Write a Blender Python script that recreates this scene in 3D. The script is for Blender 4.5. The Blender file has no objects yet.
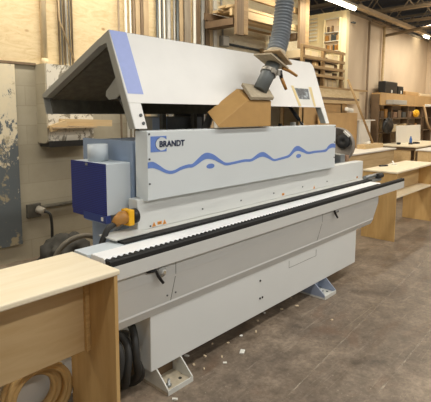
import bpy, bmesh, math, random
from mathutils import Vector, Matrix, noise
random.seed(7)
SC = bpy.context.scene
COL = SC.collection

# ------------------------------------------------------------------ materials
def lin(c):
    o = []
    for v in c[:3]:
        v /= 255.0
        o.append(v / 12.92 if v <= 0.04045 else ((v + 0.055) / 1.055) ** 2.4)
    return (o[0], o[1], o[2], 1.0)

def _base(name, rough, metal=0.0):
    m = bpy.data.materials.new(name)
    m.use_nodes = True
    nt = m.node_tree
    b = nt.nodes['Principled BSDF']
    b.inputs['Roughness'].default_value = rough
    b.inputs['Metallic'].default_value = metal
    return m, nt, b

def _coord(nt, scale):
    tc = nt.nodes.new('ShaderNodeTexCoord')
    mp = nt.nodes.new('ShaderNodeMapping')
    mp.inputs['Scale'].default_value = scale
    nt.links.new(tc.outputs['Object'], mp.inputs['Vector'])
    return mp.outputs['Vector']

def _noise(nt, vec, scale, detail=4.0, rough=0.55, dist=0.0):
    n = nt.nodes.new('ShaderNodeTexNoise')
    n.inputs['Scale'].default_value = scale
    n.inputs['Detail'].default_value = detail
    n.inputs['Roughness'].default_value = rough
    n.inputs['Distortion'].default_value = dist
    nt.links.new(vec, n.inputs['Vector'])
    return n.outputs['Fac']

def _ramp(nt, fac, stops, interp='LINEAR'):
    r = nt.nodes.new('ShaderNodeValToRGB')
    cr = r.color_ramp
    cr.interpolation = interp
    while len(cr.elements) < len(stops):
        cr.elements.new(0.5)
    for e, (p, c) in zip(cr.elements, stops):
        e.position = p
        e.color = c
    nt.links.new(fac, r.inputs['Fac'])
    return r.outputs['Color']

def _mix(nt, fac, a, b, mode='MIX'):
    m = nt.nodes.new('ShaderNodeMix')
    m.data_type = 'RGBA'
    m.blend_type = mode
    for s, v in ((m.inputs[0], fac), (m.inputs[6], a), (m.inputs[7], b)):
        if hasattr(v, 'is_output'):
            nt.links.new(v, s)
        else:
            s.default_value = v
    return m.outputs[2]

def _bump(nt, b, fac, strength=0.2, dist=0.01):
    n = nt.nodes.new('ShaderNodeBump')
    n.inputs['Strength'].default_value = strength
    n.inputs['Distance'].default_value = dist
    nt.links.new(fac, n.inputs['Height'])
    nt.links.new(n.outputs['Normal'], b.inputs['Normal'])

def plain(name, c, rough=0.5, metal=0.0, var=0.06, scale=6.0, bump=0.0):
    m, nt, b = _base(name, rough, metal)
    f = _noise(nt, _coord(nt, (1, 1, 1)), scale)
    L = lin(c)
    lo = tuple(max(0, v * (1 - var)) for v in L[:3]) + (1,)
    hi = tuple(min(1, v * (1 + var)) for v in L[:3]) + (1,)
    nt.links.new(_ramp(nt, f, [(0.3, lo), (0.7, hi)]), b.inputs['Base Color'])
    if bump:
        _bump(nt, b, f, bump)
    return m

def wood(name, c, c2, stretch=(1.5, 14, 14), rough=0.5, knots=True, scale=2.0):
    m, nt, b = _base(name, rough)
    v = _coord(nt, stretch)
    f = _noise(nt, v, scale, 6, 0.6, 0.6)
    col = _ramp(nt, f, [(0.25, lin(c2)), (0.6, lin(c)), (0.85, tuple(min(1, x * 1.08) for x in lin(c)[:3]) + (1,))])
    if knots:
        k = nt.nodes.new('ShaderNodeTexVoronoi')
        k.inputs['Scale'].default_value = 3.2
        nt.links.new(_coord(nt, (1, 1, 1)), k.inputs['Vector'])
        km = _ramp(nt, k.outputs['Distance'], [(0.03, (1, 1, 1, 1)), (0.07, (0, 0, 0, 1))])
        col = _mix(nt, km, col, tuple(x * 0.3 for x in lin(c2)[:3]) + (1,))
    nt.links.new(col, b.inputs['Base Color'])
    return m

def emit(name, c, s):
    m = bpy.data.materials.new(name)
    m.use_nodes = True
    b = m.node_tree.nodes['Principled BSDF']
    b.inputs['Emission Color'].default_value = lin(c)
    b.inputs['Emission Strength'].default_value = s
    return m

M = {}
M['cream'] = plain('machine_cream', (219, 220, 215), 0.42, var=0.02, scale=2)
M['hood'] = plain('hood_white', (230, 228, 221), 0.4, var=0.025, scale=5)
M['panel'] = plain('panel_grey_white', (213, 218, 217), 0.4, var=0.015, scale=2)
M['rail'] = plain('rail_grey', (206, 206, 200), 0.4, var=0.02)
M['white'] = plain('track_white', (240, 241, 240), 0.35, var=0.015)
M['frame'] = plain('frame_grey', (150, 148, 138), 0.5, var=0.04)
M['liner'] = plain('liner_charcoal', (104, 99, 85), 0.9, var=0.2, scale=20)
M['black'] = plain('black_plastic', (22, 22, 22), 0.45, var=0.2)
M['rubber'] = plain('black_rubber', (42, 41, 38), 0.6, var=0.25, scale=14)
M['belt'] = plain('belt_black', (24, 24, 23), 0.65, var=0.25, scale=30)
M['bluegrey'] = plain('blue_grey_paint', (140, 156, 178), 0.45, var=0.04)
M['paleblue'] = plain('pale_blue_white', (198, 206, 210), 0.45, var=0.02)
M['logo_blue'] = plain('logo_blue', (104, 134, 200), 0.5, var=0.05, scale=40)
M['stripe'] = plain('stripe_blue', (158, 172, 222), 0.5, var=0.03, scale=30)
M['ink'] = plain('ink_dark_blue', (38, 48, 74), 0.5, var=0.05)
M['steel'] = plain('galvanised_steel', (150, 152, 150), 0.4, 0.6, var=0.12, scale=18)
M['darksteel'] = plain('dark_steel', (78, 82, 82), 0.45, 0.3, var=0.15, scale=14)
M['footwhite'] = plain('foot_paint', (206, 205, 196), 0.5, var=0.08, scale=12)
M['footshade'] = plain('foot_paint_shaded_blue', (150, 160, 180), 0.5, var=0.1, scale=12)  # foot paint with its bluish shade put into the colour
M['rustplate'] = plain('foot_plate_dusty', (188, 176, 152), 0.65, var=0.2, scale=20)
M['yellow'] = plain('connector_yellow', (240, 180, 30), 0.45, var=0.05)
M['brass'] = plain('connector_brown', (168, 118, 52), 0.5, var=0.15, scale=30)
M['orange'] = plain('sticker_orange', (222, 150, 70), 0.5, var=0.1)
M['seam'] = plain('seam_dark', (120, 120, 112), 0.6)
M['mdf'] = plain('mdf_brown', (182, 142, 84), 0.7, var=0.05, scale=14)
M['flange'] = plain('dusty_flange', (172, 158, 132), 0.75, var=0.15, scale=25)
M['pipe'] = plain('duct_grey', (104, 108, 106), 0.5, var=0.1, scale=12)
M['hose'] = plain('hose_grey', (132, 138, 142), 0.42, var=0.06, scale=9)
M['clamp'] = plain('clamp_steel', (168, 162, 150), 0.45, 0.4, var=0.12, scale=30)
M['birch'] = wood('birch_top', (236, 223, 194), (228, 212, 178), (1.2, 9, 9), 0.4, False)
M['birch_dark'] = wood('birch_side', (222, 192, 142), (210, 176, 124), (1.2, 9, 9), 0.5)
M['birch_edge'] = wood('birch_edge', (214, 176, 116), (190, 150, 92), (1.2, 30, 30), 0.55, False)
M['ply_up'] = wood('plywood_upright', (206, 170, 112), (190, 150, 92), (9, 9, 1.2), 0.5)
M['lumber'] = wood('raw_lumber', (172, 142, 98), (140, 110, 72), (1.0, 12, 12), 0.7)
M['lumber_up'] = wood('raw_lumber_upright', (138, 114, 84), (108, 86, 60), (14, 14, 1), 0.7)
M['lumber_pale'] = wood('pale_lumber', (206, 180, 136), (184, 154, 108), (1.0, 12, 12), 0.65, False)
M['board_tan'] = wood('board_tan', (190, 166, 130), (164, 138, 104), (14, 14, 1), 0.65, False)
M['board_grey'] = wood('board_grey_brown', (158, 146, 128), (130, 116, 98), (14, 14, 1), 0.65, False)
M['board_brown'] = wood('board_brown', (128, 108, 84), (104, 84, 62), (14, 14, 1), 0.65, False)
M['whiteboard'] = plain('melamine_white', (226, 222, 212), 0.5, var=0.02)
M['card'] = plain('cardboard', (188, 152, 102), 0.8, var=0.08)
M['boxcream'] = plain('carton_cream', (222, 202, 164), 0.75, var=0.06)
M['whitepaint'] = plain('white_pipe_paint', (214, 210, 198), 0.5, var=0.06, scale=12)
M['conduit'] = plain('conduit_grey', (148, 146, 140), 0.45, 0.2, var=0.08)
M['conduit_brown'] = plain('conduit_brown', (138, 122, 100), 0.55, 0.1, var=0.12)
M['deck'] = plain('ceiling_deck_dark', (98, 90, 78), 0.8, var=0.12, scale=3)
M['joist'] = plain('joist_paint', (196, 176, 146), 0.65, var=0.1)
M['tin'] = plain('fixture_white', (224, 220, 208), 0.5)
M['outlet'] = plain('outlet_grey', (86, 82, 72), 0.6, var=0.15, scale=20)
M['plug'] = plain('plug_grey', (180, 172, 156), 0.5)
M['tape'] = plain('edge_banding_tan', (214, 178, 118), 0.5, var=0.06)
M['bag'] = plain('bag_dark', (62, 60, 54), 0.75, var=0.3, scale=9)
M['strap'] = plain('strap_grey', (110, 104, 92), 0.7, var=0.15, scale=12)
M['blue'] = plain('bottle_blue', (64, 110, 180), 0.4)
M['shelfbrown'] = plain('shelf_dark_brown', (112, 90, 66), 0.75, var=0.2)  # even dark brown for shelving, rack arms and boxes
M['greybin'] = plain('bin_grey', (176, 172, 162), 0.6)
M['rope'] = plain('air_hose_tan', (190, 158, 116), 0.6)
M['paper'] = plain('paper_white', (228, 226, 216), 0.6)
M['masking'] = plain('masking_tape', (228, 206, 150), 0.7)
M['chip'] = plain('wood_chip', (212, 192, 158), 0.8, var=0.15, scale=40)
M['disc'] = plain('disc_grey', (134, 126, 116), 0.5, var=0.12)
M['brownbits'] = plain('bits_brown', (150, 118, 92), 0.7, var=0.25, scale=30)
M['roomcream'] = plain('room_wall_cream', (238, 222, 180), 0.75, var=0.03)

def navy():
    m, nt, b = _base('navy_perforated', 0.45)
    v = nt.nodes.new('ShaderNodeTexVoronoi')
    v.inputs['Scale'].default_value = 90
    v.inputs['Randomness'].default_value = 0.0
    nt.links.new(_coord(nt, (0.0, 1, 1)), v.inputs['Vector'])
    nt.links.new(_ramp(nt, v.outputs['Distance'], [(0.28, lin((18, 26, 70))), (0.36, lin((38, 52, 132)))]), b.inputs['Base Color'])
    return m
M['navy'] = navy()
M['navylight'] = plain('navy_plain', (48, 66, 128), 0.45)

def concrete():
    m, nt, b = _base('floor_concrete', 0.5)
    v = _coord(nt, (1, 1, 1))
    f1 = _noise(nt, v, 1.9, 10, 0.7, 0.5)
    f2 = _noise(nt, v, 10.0, 8, 0.72)
    f3 = _noise(nt, v, 38.0, 5, 0.7)
    c = _ramp(nt, f1, [(0.28, lin((96, 84, 72))), (0.5, lin((136, 121, 104))), (0.72, lin((174, 156, 135)))])
    d = _ramp(nt, f2, [(0.35, (0.5, 0.48, 0.45, 1)), (0.6, (1, 1, 1, 1))])
    c = _mix(nt, 0.8, c, d, 'MULTIPLY')
    e = _ramp(nt, f3, [(0.36, (0.6, 0.59, 0.57, 1)), (0.55, (1, 1, 1, 1)), (0.72, (1.25, 1.24, 1.2, 1))])
    c = _mix(nt, 0.6, c, e, 'MULTIPLY')
    # reddish worn stain and pale scuffs
    f4 = _noise(nt, _coord(nt, (0.6, 1.4, 1)), 2.3, 5, 0.6, 0.8)
    c = _mix(nt, _ramp(nt, f4, [(0.56, (0, 0, 0, 1)), (0.7, (0.45, 0.45, 0.45, 1))]), c, lin((112, 82, 60)))
    f5 = _noise(nt, _coord(nt, (0.5, 9, 1)), 2.6, 7, 0.7, 1.0)
    c = _mix(nt, _ramp(nt, f5, [(0.60, (0, 0, 0, 1)), (0.72, (0.6, 0.6, 0.6, 1))]), c, lin((176, 162, 144)))
    f6 = _noise(nt, v, 95.0, 2, 0.5)
    c = _mix(nt, _ramp(nt, f6, [(0.70, (0, 0, 0, 1)), (0.75, (0.7, 0.7, 0.7, 1))]), c, lin((186, 172, 150)))
    nt.links.new(c, b.inputs['Base Color'])
    r = _ramp(nt, f2, [(0.3, (0.38, 0.38, 0.38, 1)), (0.7, (0.62, 0.62, 0.62, 1))])
    nt.links.new(r, b.inputs['Roughness'])
    _bump(nt, b, f3, 0.08, 0.004)
    return m
M['concrete'] = concrete()

def scuff():
    # pale scrape line, broken up where the paint or chalk has worn off
    m, nt, b = _base('floor_scrape', 0.6)
    b.inputs['Base Color'].default_value = lin((196, 182, 160))
    f = _noise(nt, _coord(nt, (1, 6, 1)), 7, 6, 0.7)
    nt.links.new(_ramp(nt, f, [(0.44, (0, 0, 0, 1)), (0.62, (0.75, 0.75, 0.75, 1))]), b.inputs['Alpha'])
    return m
M['scuff'] = scuff()

def block_wall():
    m, nt, b = _base('painted_block', 0.7)
    tc = nt.nodes.new('ShaderNodeTexCoord')
    sp = nt.nodes.new('ShaderNodeSeparateXYZ')
    cb = nt.nodes.new('ShaderNodeCombineXYZ')
    nt.links.new(tc.outputs['Object'], sp.inputs[0])
    nt.links.new(sp.outputs['X'], cb.inputs['X'])
    nt.links.new(sp.outputs['Z'], cb.inputs['Y'])
    br = nt.nodes.new('ShaderNodeTexBrick')
    br.inputs['Scale'].default_value = 1.0
    br.inputs['Brick Width'].default_value = 1.9
    br.inputs['Row Height'].default_value = 0.21
    br.inputs['Mortar Size'].default_value = 0.006
    br.inputs['Mortar Smooth'].default_value = 0.6
    br.inputs['Color1'].default_value = lin((180, 171, 149))
    br.inputs['Color2'].default_value = lin((172, 163, 141))
    br.inputs['Mortar'].default_value = lin((166, 157, 135))
    nt.links.new(cb.outputs[0], br.inputs['Vector'])
    f = _noise(nt, tc.outputs['Object'], 3.0, 7, 0.65)
    c = _mix(nt, 0.7, br.outputs['Color'], _ramp(nt, f, [(0.3, (0.78, 0.77, 0.74, 1)), (0.65, (1, 1, 1, 1))]), 'MULTIPLY')
    nt.links.new(c, b.inputs['Base Color'])
    _bump(nt, b, br.outputs['Fac'], -0.12, 0.006)
    return m
M['block'] = block_wall()

def osb(name, c, c2, kn):
    m, nt, b = _base(name, 0.75)
    f = _noise(nt, _coord(nt, (2.2, 1, 7)), 2.2, 7, 0.68, 1.2)
    col = _ramp(nt, f, [(0.3, lin(c2)), (0.55, lin(c)), (0.8, lin(tuple(min(255, x * 1.05) for x in c)))])
    k = nt.nodes.new('ShaderNodeTexVoronoi')
    k.inputs['Scale'].default_value = 2.4
    nt.links.new(_coord(nt, (1.4, 1, 2.2)), k.inputs['Vector'])
    col = _mix(nt, _ramp(nt, k.outputs['Distance'], [(0.04, (1, 1, 1, 1)), (0.12, (0, 0, 0, 1))]), col, lin(kn))
    f2 = _noise(nt, _coord(nt, (1, 1, 1)), 46, 3)
    col = _mix(nt, _ramp(nt, f2, [(0.62, (0, 0, 0, 1)), (0.75, (0.35, 0.35, 0.35, 1))]), col, lin(kn))
    nt.links.new(col, b.inputs['Base Color'])
    return m
M['osb'] = osb('plywood_sheathing', (222, 200, 158), (204, 178, 132), (170, 134, 90))
M['osbwhite'] = osb('whitewashed_board', (226, 216, 190), (212, 196, 160), (190, 166, 122))

def peel(name, top, under, rust, t, sc=9.0):
    m, nt, b = _base(name, 0.65)
    v = _coord(nt, (1, 1, 0.8))
    f = _noise(nt, v, sc, 7, 0.7, 0.5)
    c = _ramp(nt, f, [(t - 0.02, lin(top)), (t + 0.02, lin(under))])
    f2 = _noise(nt, v, sc * 2.3, 5, 0.65)
    c = _mix(nt, _ramp(nt, f2, [(0.64, (0, 0, 0, 1)), (0.72, (1, 1, 1, 1))]), c, lin(rust))
    nt.links.new(c, b.inputs['Base Color'])
    _bump(nt, b, f, 0.2, 0.004)
    return m
M['peelwhite'] = peel('peeling_white', (222, 215, 198), (140, 132, 114), (112, 90, 66), 0.53, 9)

def door_paint():
    # old door: cream paint above, worn through to slate grey below (a ragged border on the door itself)
    m, nt, b = _base('worn_door_paint', 0.6)
    tc = nt.nodes.new('ShaderNodeTexCoord')
    sp = nt.nodes.new('ShaderNodeSeparateXYZ')
    nt.links.new(tc.outputs['Object'], sp.inputs[0])
    f = _noise(nt, _coord(nt, (1.6, 1, 1)), 6, 8, 0.72, 0.5)
    mth = nt.nodes.new('ShaderNodeMath'); mth.operation = 'MULTIPLY_ADD'
    nt.links.new(f, mth.inputs[0]); mth.inputs[1].default_value = 3.6
    zz = nt.nodes.new('ShaderNodeMath'); zz.operation = 'MULTIPLY_ADD'
    nt.links.new(sp.outputs['Z'], zz.inputs[0]); zz.inputs[1].default_value = 0.75; zz.inputs[2].default_value = -2.35
    nt.links.new(zz.outputs[0], mth.inputs[2])
    c = _ramp(nt, mth.outputs[0], [(0.30, lin((96, 102, 104))), (0.36, lin((216, 204, 176))), (0.9, lin((222, 208, 176)))])
    f2 = _noise(nt, _coord(nt, (1, 1, 1)), 5, 5, 0.7)
    c = _mix(nt, _ramp(nt, f2, [(0.56, (0, 0, 0, 1)), (0.62, (0.85, 0.85, 0.85, 1))]), c, lin((170, 156, 124)))
    nt.links.new(c, b.inputs['Base Color'])
    return m
M['door'] = door_paint()

def stained_wall():
    m, nt, b = _base('warehouse_plaster', 0.8)
    f = _noise(nt, _coord(nt, (1, 1, 0.7)), 0.9, 5, 0.6, 0.4)
    c = _ramp(nt, f, [(0.3, lin((196, 174, 146))), (0.65, lin((214, 194, 166)))])
    nt.links.new(c, b.inputs['Base Color'])
    return m
M['plaster'] = stained_wall()

def photo_print():
    m, nt, b = _base('instruction_photo', 0.4)
    f = _noise(nt, _coord(nt, (1, 1, 1)), 13, 4, 0.6, 0.6)
    nt.links.new(_ramp(nt, f, [(0.42, lin((34, 38, 42))), (0.55, lin((84, 94, 100))), (0.66, lin((170, 180, 184)))]), b.inputs['Base Color'])
    return m
M['photo'] = photo_print()

# ------------------------------------------------------------------ mesh helpers
def B():
    return bmesh.new()

def box(bm, x0, x1, y0, y1, z0, z1, mi=0):
    v = [bm.verts.new((x, y, z)) for x in (x0, x1) for y in (y0, y1) for z in (z0, z1)]
    for f in ((0, 1, 3, 2), (4, 6, 7, 5), (0, 4, 5, 1), (2, 3, 7, 6), (0, 2, 6, 4), (1, 5, 7, 3)):
        bm.faces.new([v[i] for i in f]).material_index = mi
    return bm

def obox(bm, c, sx, sy, sz, rot=None, mi=0):
    R = rot or Matrix.Identity(3)
    c = Vector(c)
    v = [bm.verts.new(c + R @ Vector((x * sx / 2, y * sy / 2, z * sz / 2))) for x in (-1, 1) for y in (-1, 1) for z in (-1, 1)]
    for f in ((0, 1, 3, 2), (4, 6, 7, 5), (0, 4, 5, 1), (2, 3, 7, 6), (0, 2, 6, 4), (1, 5, 7, 3)):
        bm.faces.new([v[i] for i in f]).material_index = mi
    return bm

def prism(bm, pts, axis, a0, a1, mi=0):
    def p(u, w, a):
        return {'x': (a, u, w), 'y': (u, a, w), 'z': (u, w, a)}[axis]
    A = [bm.verts.new(p(u, w, a0)) for u, w in pts]
    Bv = [bm.verts.new(p(u, w, a1)) for u, w in pts]
    n = len(pts)
    bm.faces.new(A).material_index = mi
    bm.faces.new(Bv[::-1]).material_index = mi
    for i in range(n):
        j = (i + 1) % n
        bm.faces.new((A[i], Bv[i], Bv[j], A[j])).material_index = mi
    return bm

def loft(bm, A, Bp):
    a = [bm.verts.new(p) for p in A]; b = [bm.verts.new(p) for p in Bp]
    n = len(a)
    bm.faces.new(a); bm.faces.new(b[::-1])
    for i in range(n):
        j = (i + 1) % n
        bm.faces.new((a[i], b[i], b[j], a[j]))
    return bm

def tube(bm, pts, r, n=10, cap=True, closed=False):
    pts = [Vector(p) for p in pts]
    N = len(pts)
    rr = r if isinstance(r, (list, tuple)) else [r] * N
    rings = []
    up = None
    for i, p in enumerate(pts):
        if closed:
            t = pts[(i + 1) % N] - pts[(i - 1) % N]
        else:
            t = pts[min(i + 1, N - 1)] - pts[max(i - 1, 0)]
        t.normalize()
        if up is None:
            a = Vector((0, 0, 1)) if abs(t.z) < 0.9 else Vector((1, 0, 0))
            up = (a - t * a.dot(t)).normalized()
        else:
            up = (up - t * up.dot(t)).normalized()
        s = t.cross(up)
        rings.append([bm.verts.new(p + (up * math.cos(2 * math.pi * k / n) + s * math.sin(2 * math.pi * k / n)) * rr[i]) for k in range(n)])
    fs = []
    for i in range(N if closed else N - 1):
        a = rings[i]; b = rings[(i + 1) % N]
        for k in range(n):
            fs.append(bm.faces.new((a[k], a[(k + 1) % n], b[(k + 1) % n], b[k])))
    if cap and not closed:
        bm.faces.new(rings[0][::-1]); bm.faces.new(rings[-1])
    for f in fs:
        f.smooth = True
    return bm

def cyl(bm, p0, p1, r0, r1=None, n=24):
    return tube(bm, [p0, p1], [r0, r0 if r1 is None else r1], n)

def lathe(bm, c, axis, prof, n=32):
    """revolve (radius, height) profile about an axis through c; closed profile loop"""
    ax = Vector(axis).normalized()
    a = Vector((0, 0, 1)) if abs(ax.z) < 0.9 else Vector((1, 0, 0))
    u = (a - ax * a.dot(ax)).normalized(); s = ax.cross(u); c = Vector(c)
    R = []
    for k in range(n):
        t = 2 * math.pi * k / n
        d = u * math.cos(t) + s * math.sin(t)
        R.append([bm.verts.new(c + d * r + ax * h) for r, h in prof])
    m = len(prof)
    for k in range(n):
        A = R[k]; Q = R[(k + 1) % n]
        for i in range(m):
            j = (i + 1) % m
            bm.faces.new((A[i], A[j], Q[j], Q[i])).smooth = True
    return bm

def spline(pts, k=6):
    P = [Vector(p) for p in pts]
    out = []
    for i in range(len(P) - 1):
        a = P[max(i - 1, 0)]; b = P[i]; c = P[i + 1]; d = P[min(i + 2, len(P) - 1)]
        for j in range(k):
            t = j / k
            out.append(0.5 * ((2 * b) + (c - a) * t + (2 * a - 5 * b + 4 * c - d) * t * t + (3 * b - a - 3 * c + d) * t ** 3))
    out.append(P[-1])
    return out

W = {}      # world origin of every object
def ob(name, bm, mat, parent=None, bevel=0.0):
    bmesh.ops.recalc_face_normals(bm, faces=bm.faces[:])
    if parent is not None:
        o0 = W[parent.name]
    else:
        xs = [v.co.x for v in bm.verts]; ys = [v.co.y for v in bm.verts]; zs = [v.co.z for v in bm.verts]
        o0 = Vector(((min(xs) + max(xs)) / 2, (min(ys) + max(ys)) / 2, min(zs)))
    for v in bm.verts:
        v.co -= o0
    me = bpy.data.meshes.new(name)
    bm.to_mesh(me); bm.free()
    for m in (mat if isinstance(mat, (list, tuple)) else [mat]):
        me.materials.append(m if not isinstance(m, str) else M[m])
    o = bpy.data.objects.new(name, me)
    COL.objects.link(o)
    if parent is not None:
        o.parent = parent
    else:
        o.location = o0
    W[o.name] = o0.copy()
    if bevel:
        md = o.modifiers.new('bevel', 'BEVEL')
        md.width = bevel; md.segments = 2; md.limit_method = 'ANGLE'
    return o

def tag(o, label=None, cat=None, group=None, kind=None):
    if label: o['label'] = label
    if cat: o['category'] = cat
    if group: o['group'] = group
    if kind: o['kind'] = kind
    return o

def empty(name, loc, label, cat, group=None):
    o = bpy.data.objects.new(name, None)
    COL.objects.link(o)
    o.location = loc
    o.empty_display_size = 0.1
    W[o.name] = Vector(loc)
    return tag(o, label, cat, group)

def struct(name, bm, mat, label=None, **k):
    o = ob(name, bm, mat, **k)
    o['kind'] = 'structure'
    if label: o['label'] = label
    return o

def dup(root, delta, label):
    r = root.copy(); COL.objects.link(r)
    r.location = Vector(root.location) + Vector(delta)
    r['label'] = label
    for ch in list(root.children):
        c = ch.copy(); COL.objects.link(c); c.parent = r
        for g in list(ch.children):
            d = g.copy(); COL.objects.link(d); d.parent = c
    return r

ORD = ['first', 'second', 'third', 'fourth', 'fifth', 'sixth', 'seventh', 'eighth', 'ninth', 'tenth', 'eleventh', 'twelfth',
       'thirteenth', 'fourteenth', 'fifteenth', 'sixteenth', 'seventeenth', 'eighteenth', 'nineteenth', 'twentieth', 'twenty-first', 'twenty-second']

# ------------------------------------------------------------------ the room
struct('floor', box(B(), -3, 14, -4, 12, -0.1, 0), 'concrete')
bm = B()
box(bm, -1.5, 7.88, 4.78, 4.95, 0, 2.125, 0)
box(bm, -1.5, 5.27, 4.77, 4.95, 2.125, 4.6, 1)
box(bm, 5.27, 7.88, 4.77, 4.95, 2.125, 4.6, 2)
struct('wall_left', bm, ['block', 'osb', 'osbwhite'])
struct('wall_room_end', box(B(), 7.88, 8.0, 3.925, 9.0, 0, 3.49), 'roomcream')
struct('wall_room_front', box(B(), 8.0, 12.42, 3.925, 4.05, 0, 3.49), 'plaster')
struct('wall_right', box(B(), 12.42, 12.6, -4, 9.0, 0, 3.49), 'plaster')
struct('ceiling', box(B(), -1, 22, -4, 14, 4.62, 4.7), 'deck')
struct('trim_1', box(B(), -1.5, 2.36, 4.755, 4.77, 2.11, 2.135), 'board_brown')
# pale wall cap of the block room
struct('trim_2', box(B(), 8.0, 12.42, 3.90, 3.925, 3.44, 3.49), 'board_grey')

for i, x in enumerate((5.9, 7.3, 8.7, 10.1, 11.5, 12.9, 14.3, 15.7, 17.1)):
    j = empty('roof_joist', (x, 3.5, 3.82), 'open web steel roof joist crossing under the dark deck, %s from the front' % ORD[i], 'roof joist', 'steel roof joists')
    j['kind'] = 'structure'
    bm = B(); box(bm, x - 0.05, x + 0.05, -3.5, 12, 3.82, 3.88); ob('bottom_chord', bm, 'joist', j)
    bm = B(); box(bm, x - 0.05, x + 0.05, -3.5, 12, 4.5, 4.56); ob('top_chord', bm, 'joist', j)
    bm = B()
    y = -3.5; k = 0
    while y < 11.5:
        tube(bm, [(x, y, 3.86 if k % 2 == 0 else 4.52), (x, y + 0.5, 4.52 if k % 2 == 0 else 3.86)], 0.016, 6)
        y += 0.5; k += 1
    ob('web', bm, 'joist', j)

# strip lights along the wall (the first one is in the picture), on a long raceway
for x0, x1, lab in ((5.35, 7.75, 'lit fluorescent strip light hanging in front of the book shelf wall'),
                    (11.40, 11.75, 'small lit end of the far fluorescent strip light near the back corner')):
    t = empty('strip_light', ((x0 + x1) / 2, 3.70, 3.40), lab, 'ceiling light', 'fluorescent strip lights')
    bm = B(); prism(bm, [(3.63, 3.46), (3.77, 3.46), (3.73, 3.52), (3.67, 3.52)], 'x', x0, x1); ob('housing', bm, 'tin', t)
    bm = B(); cyl(bm, (x0 + 0.03, 3.70, 3.435), (x1 - 0.03, 3.70, 3.435), 0.026, n=12); ob('tube', bm, emit('tube_glow', (255, 244, 216), 14.0), t)
    for s in (x0 + 0.1, x1 - 0.1):
        bm = B(); cyl(bm, (s, 3.70, 3.52), (s, 3.70, 4.62), 0.006, n=6); ob('hanger', bm, 'conduit', t)
tag(ob('light_raceway', prism(B(), [(3.64, 3.47), (3.76, 3.47), (3.76, 3.53), (3.64, 3.53)], 'x', 7.77, 11.38), 'joist'),
    'unlit tan raceway running between the two strip lights', 'raceway')

# ------------------------------------------------------------------ edge banding machine
mc = empty('edge_banding_machine', (2.9, 2.4, 0), 'long grey-white edge banding machine with raised hood and blue wave stripe', 'machine')
SX, SY, SZ = 1.84, 1.80, 0.883
HP = [(1.838, 0.776), (1.838, 0.694), (1.842, 0.676), (1.884, 0.520), (1.884, 0.508), (1.909, 0.455)]
# base cabinet and bulging middle housing
ob('base_cabinet', box(B(), 1.56, 4.20, 1.91, 2.85, 0.12, 0.50), 'cream', mc, 0.004)
mid = ob('middle_housing', prism(B(), HP[:6] + [(2.30, 0.455), (2.30, 0.872), (1.86, 0.872)], 'x', 1.58, 4.54), 'cream', mc)
ob('infeed_bracket', prism(B(), HP[:6] + [(2.04, 0.455), (2.04, 0.853), (1.86, 0.853)], 'x', 1.27, 1.58), 'cream', mc)
def onmid(x, z0, z1, y=None, w=0.003):
    return None
for x in (1.690, 3.374):
    bm = B(); loft(bm, [(x, 1.8372, 0.776), (x + 0.004, 1.8372, 0.776), (x + 0.004, 1.8372, 0.690), (x, 1.8372, 0.690)],
                   [(x, 1.8379, 0.776), (x + 0.004, 1.8379, 0.776), (x + 0.004, 1.8379, 0.690), (x, 1.8379, 0.690)])
    loft(bm, [(x, 1.8412, 0.676), (x + 0.004, 1.8412, 0.676), (x + 0.004, 1.8832, 0.520), (x, 1.8832, 0.520)],
         [(x, 1.8435, 0.676), (x + 0.004, 1.8435, 0.676), (x + 0.004, 1.8855, 0.520), (x, 1.8855, 0.520)])
    ob('panel_seam', bm, 'seam', mid)
bm = B()
for x in (1.655, 1.72):
    bm = B(); cyl(bm, (x, 1.876, 0.565), (x, 1.868, 0.563), 0.005, n=10); ob('screw', bm, 'darksteel', mid)
base = [c for c in mc.children if c.name.startswith('base_cabinet')][0]
bm = B()
box(bm, 2.985, 3.415, 1.909, 1.9101, 0.372, 0.375); box(bm, 2.985, 2.989, 1.909, 1.9101, 0.372, 0.43); box(bm, 3.411, 3.415, 1.909, 1.9101, 0.372, 0.43)
ob('hatch_seam', bm, 'seam', base)
for x, z in ((2.60, 0.375), (2.60, 0.24), (2.63, 0.24)):
    bm = B(); cyl(bm, (x, 1.911, z), (x, 1.905, z), 0.008, n=10); ob('screw', bm, 'black', base)
# feet
for x0, mg, mp in ((1.60, 'footwhite', 'rustplate'), (3.41, 'footshade', 'footwhite')):
    x1 = x0 + 0.20
    ft = ob('foot', box(B(), x0, x1, 1.812, 2.08, 0.0, 0.016), mp, mc)
    bm = B(); box(bm, x0, x1, 1.808, 1.814, 0.0, 0.030); ob('toe_lip', bm, 'footwhite', ft)
    for xx in (x0, x1 - 0.008):
        bm = B(); prism(bm, [(1.812, 0.016), (1.812, 0.034), (1.915, 0.125), (2.08, 0.125), (2.08, 0.016)], 'x', xx, xx + 0.008); ob('gusset', bm, mg, ft)
    bm = B(); box(bm, x0 + 0.01, x1 - 0.01, 1.98, 1.99, 0.016, 0.12); ob('rear_web', bm, 'shelfbrown' if x0 < 2 else 'footshade', ft)
    bm = B(); lathe(bm, (x0 + 0.05, 1.86, 0.016), (0, 0, 1), [(0.0005, 0), (0.016, 0), (0.016, 0.014), (0.009, 0.014), (0.009, 0.042), (0.0005, 0.042)], 12); ob('anchor_bolt', bm, 'steel', ft)
    bm = B(); cyl(bm, (x0 + 0.15, 1.87, 0.016), (x0 + 0.15, 1.87, 0.0185), 0.011, n=12); ob('bolt_hole', bm, 'black', ft)
for x0 in (1.60, 3.41):
    bm = B(); box(bm, x0, x0 + 0.2, 2.60, 2.84, 0, 0.125); ob('rear_foot', bm, 'footwhite', mc)
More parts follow.
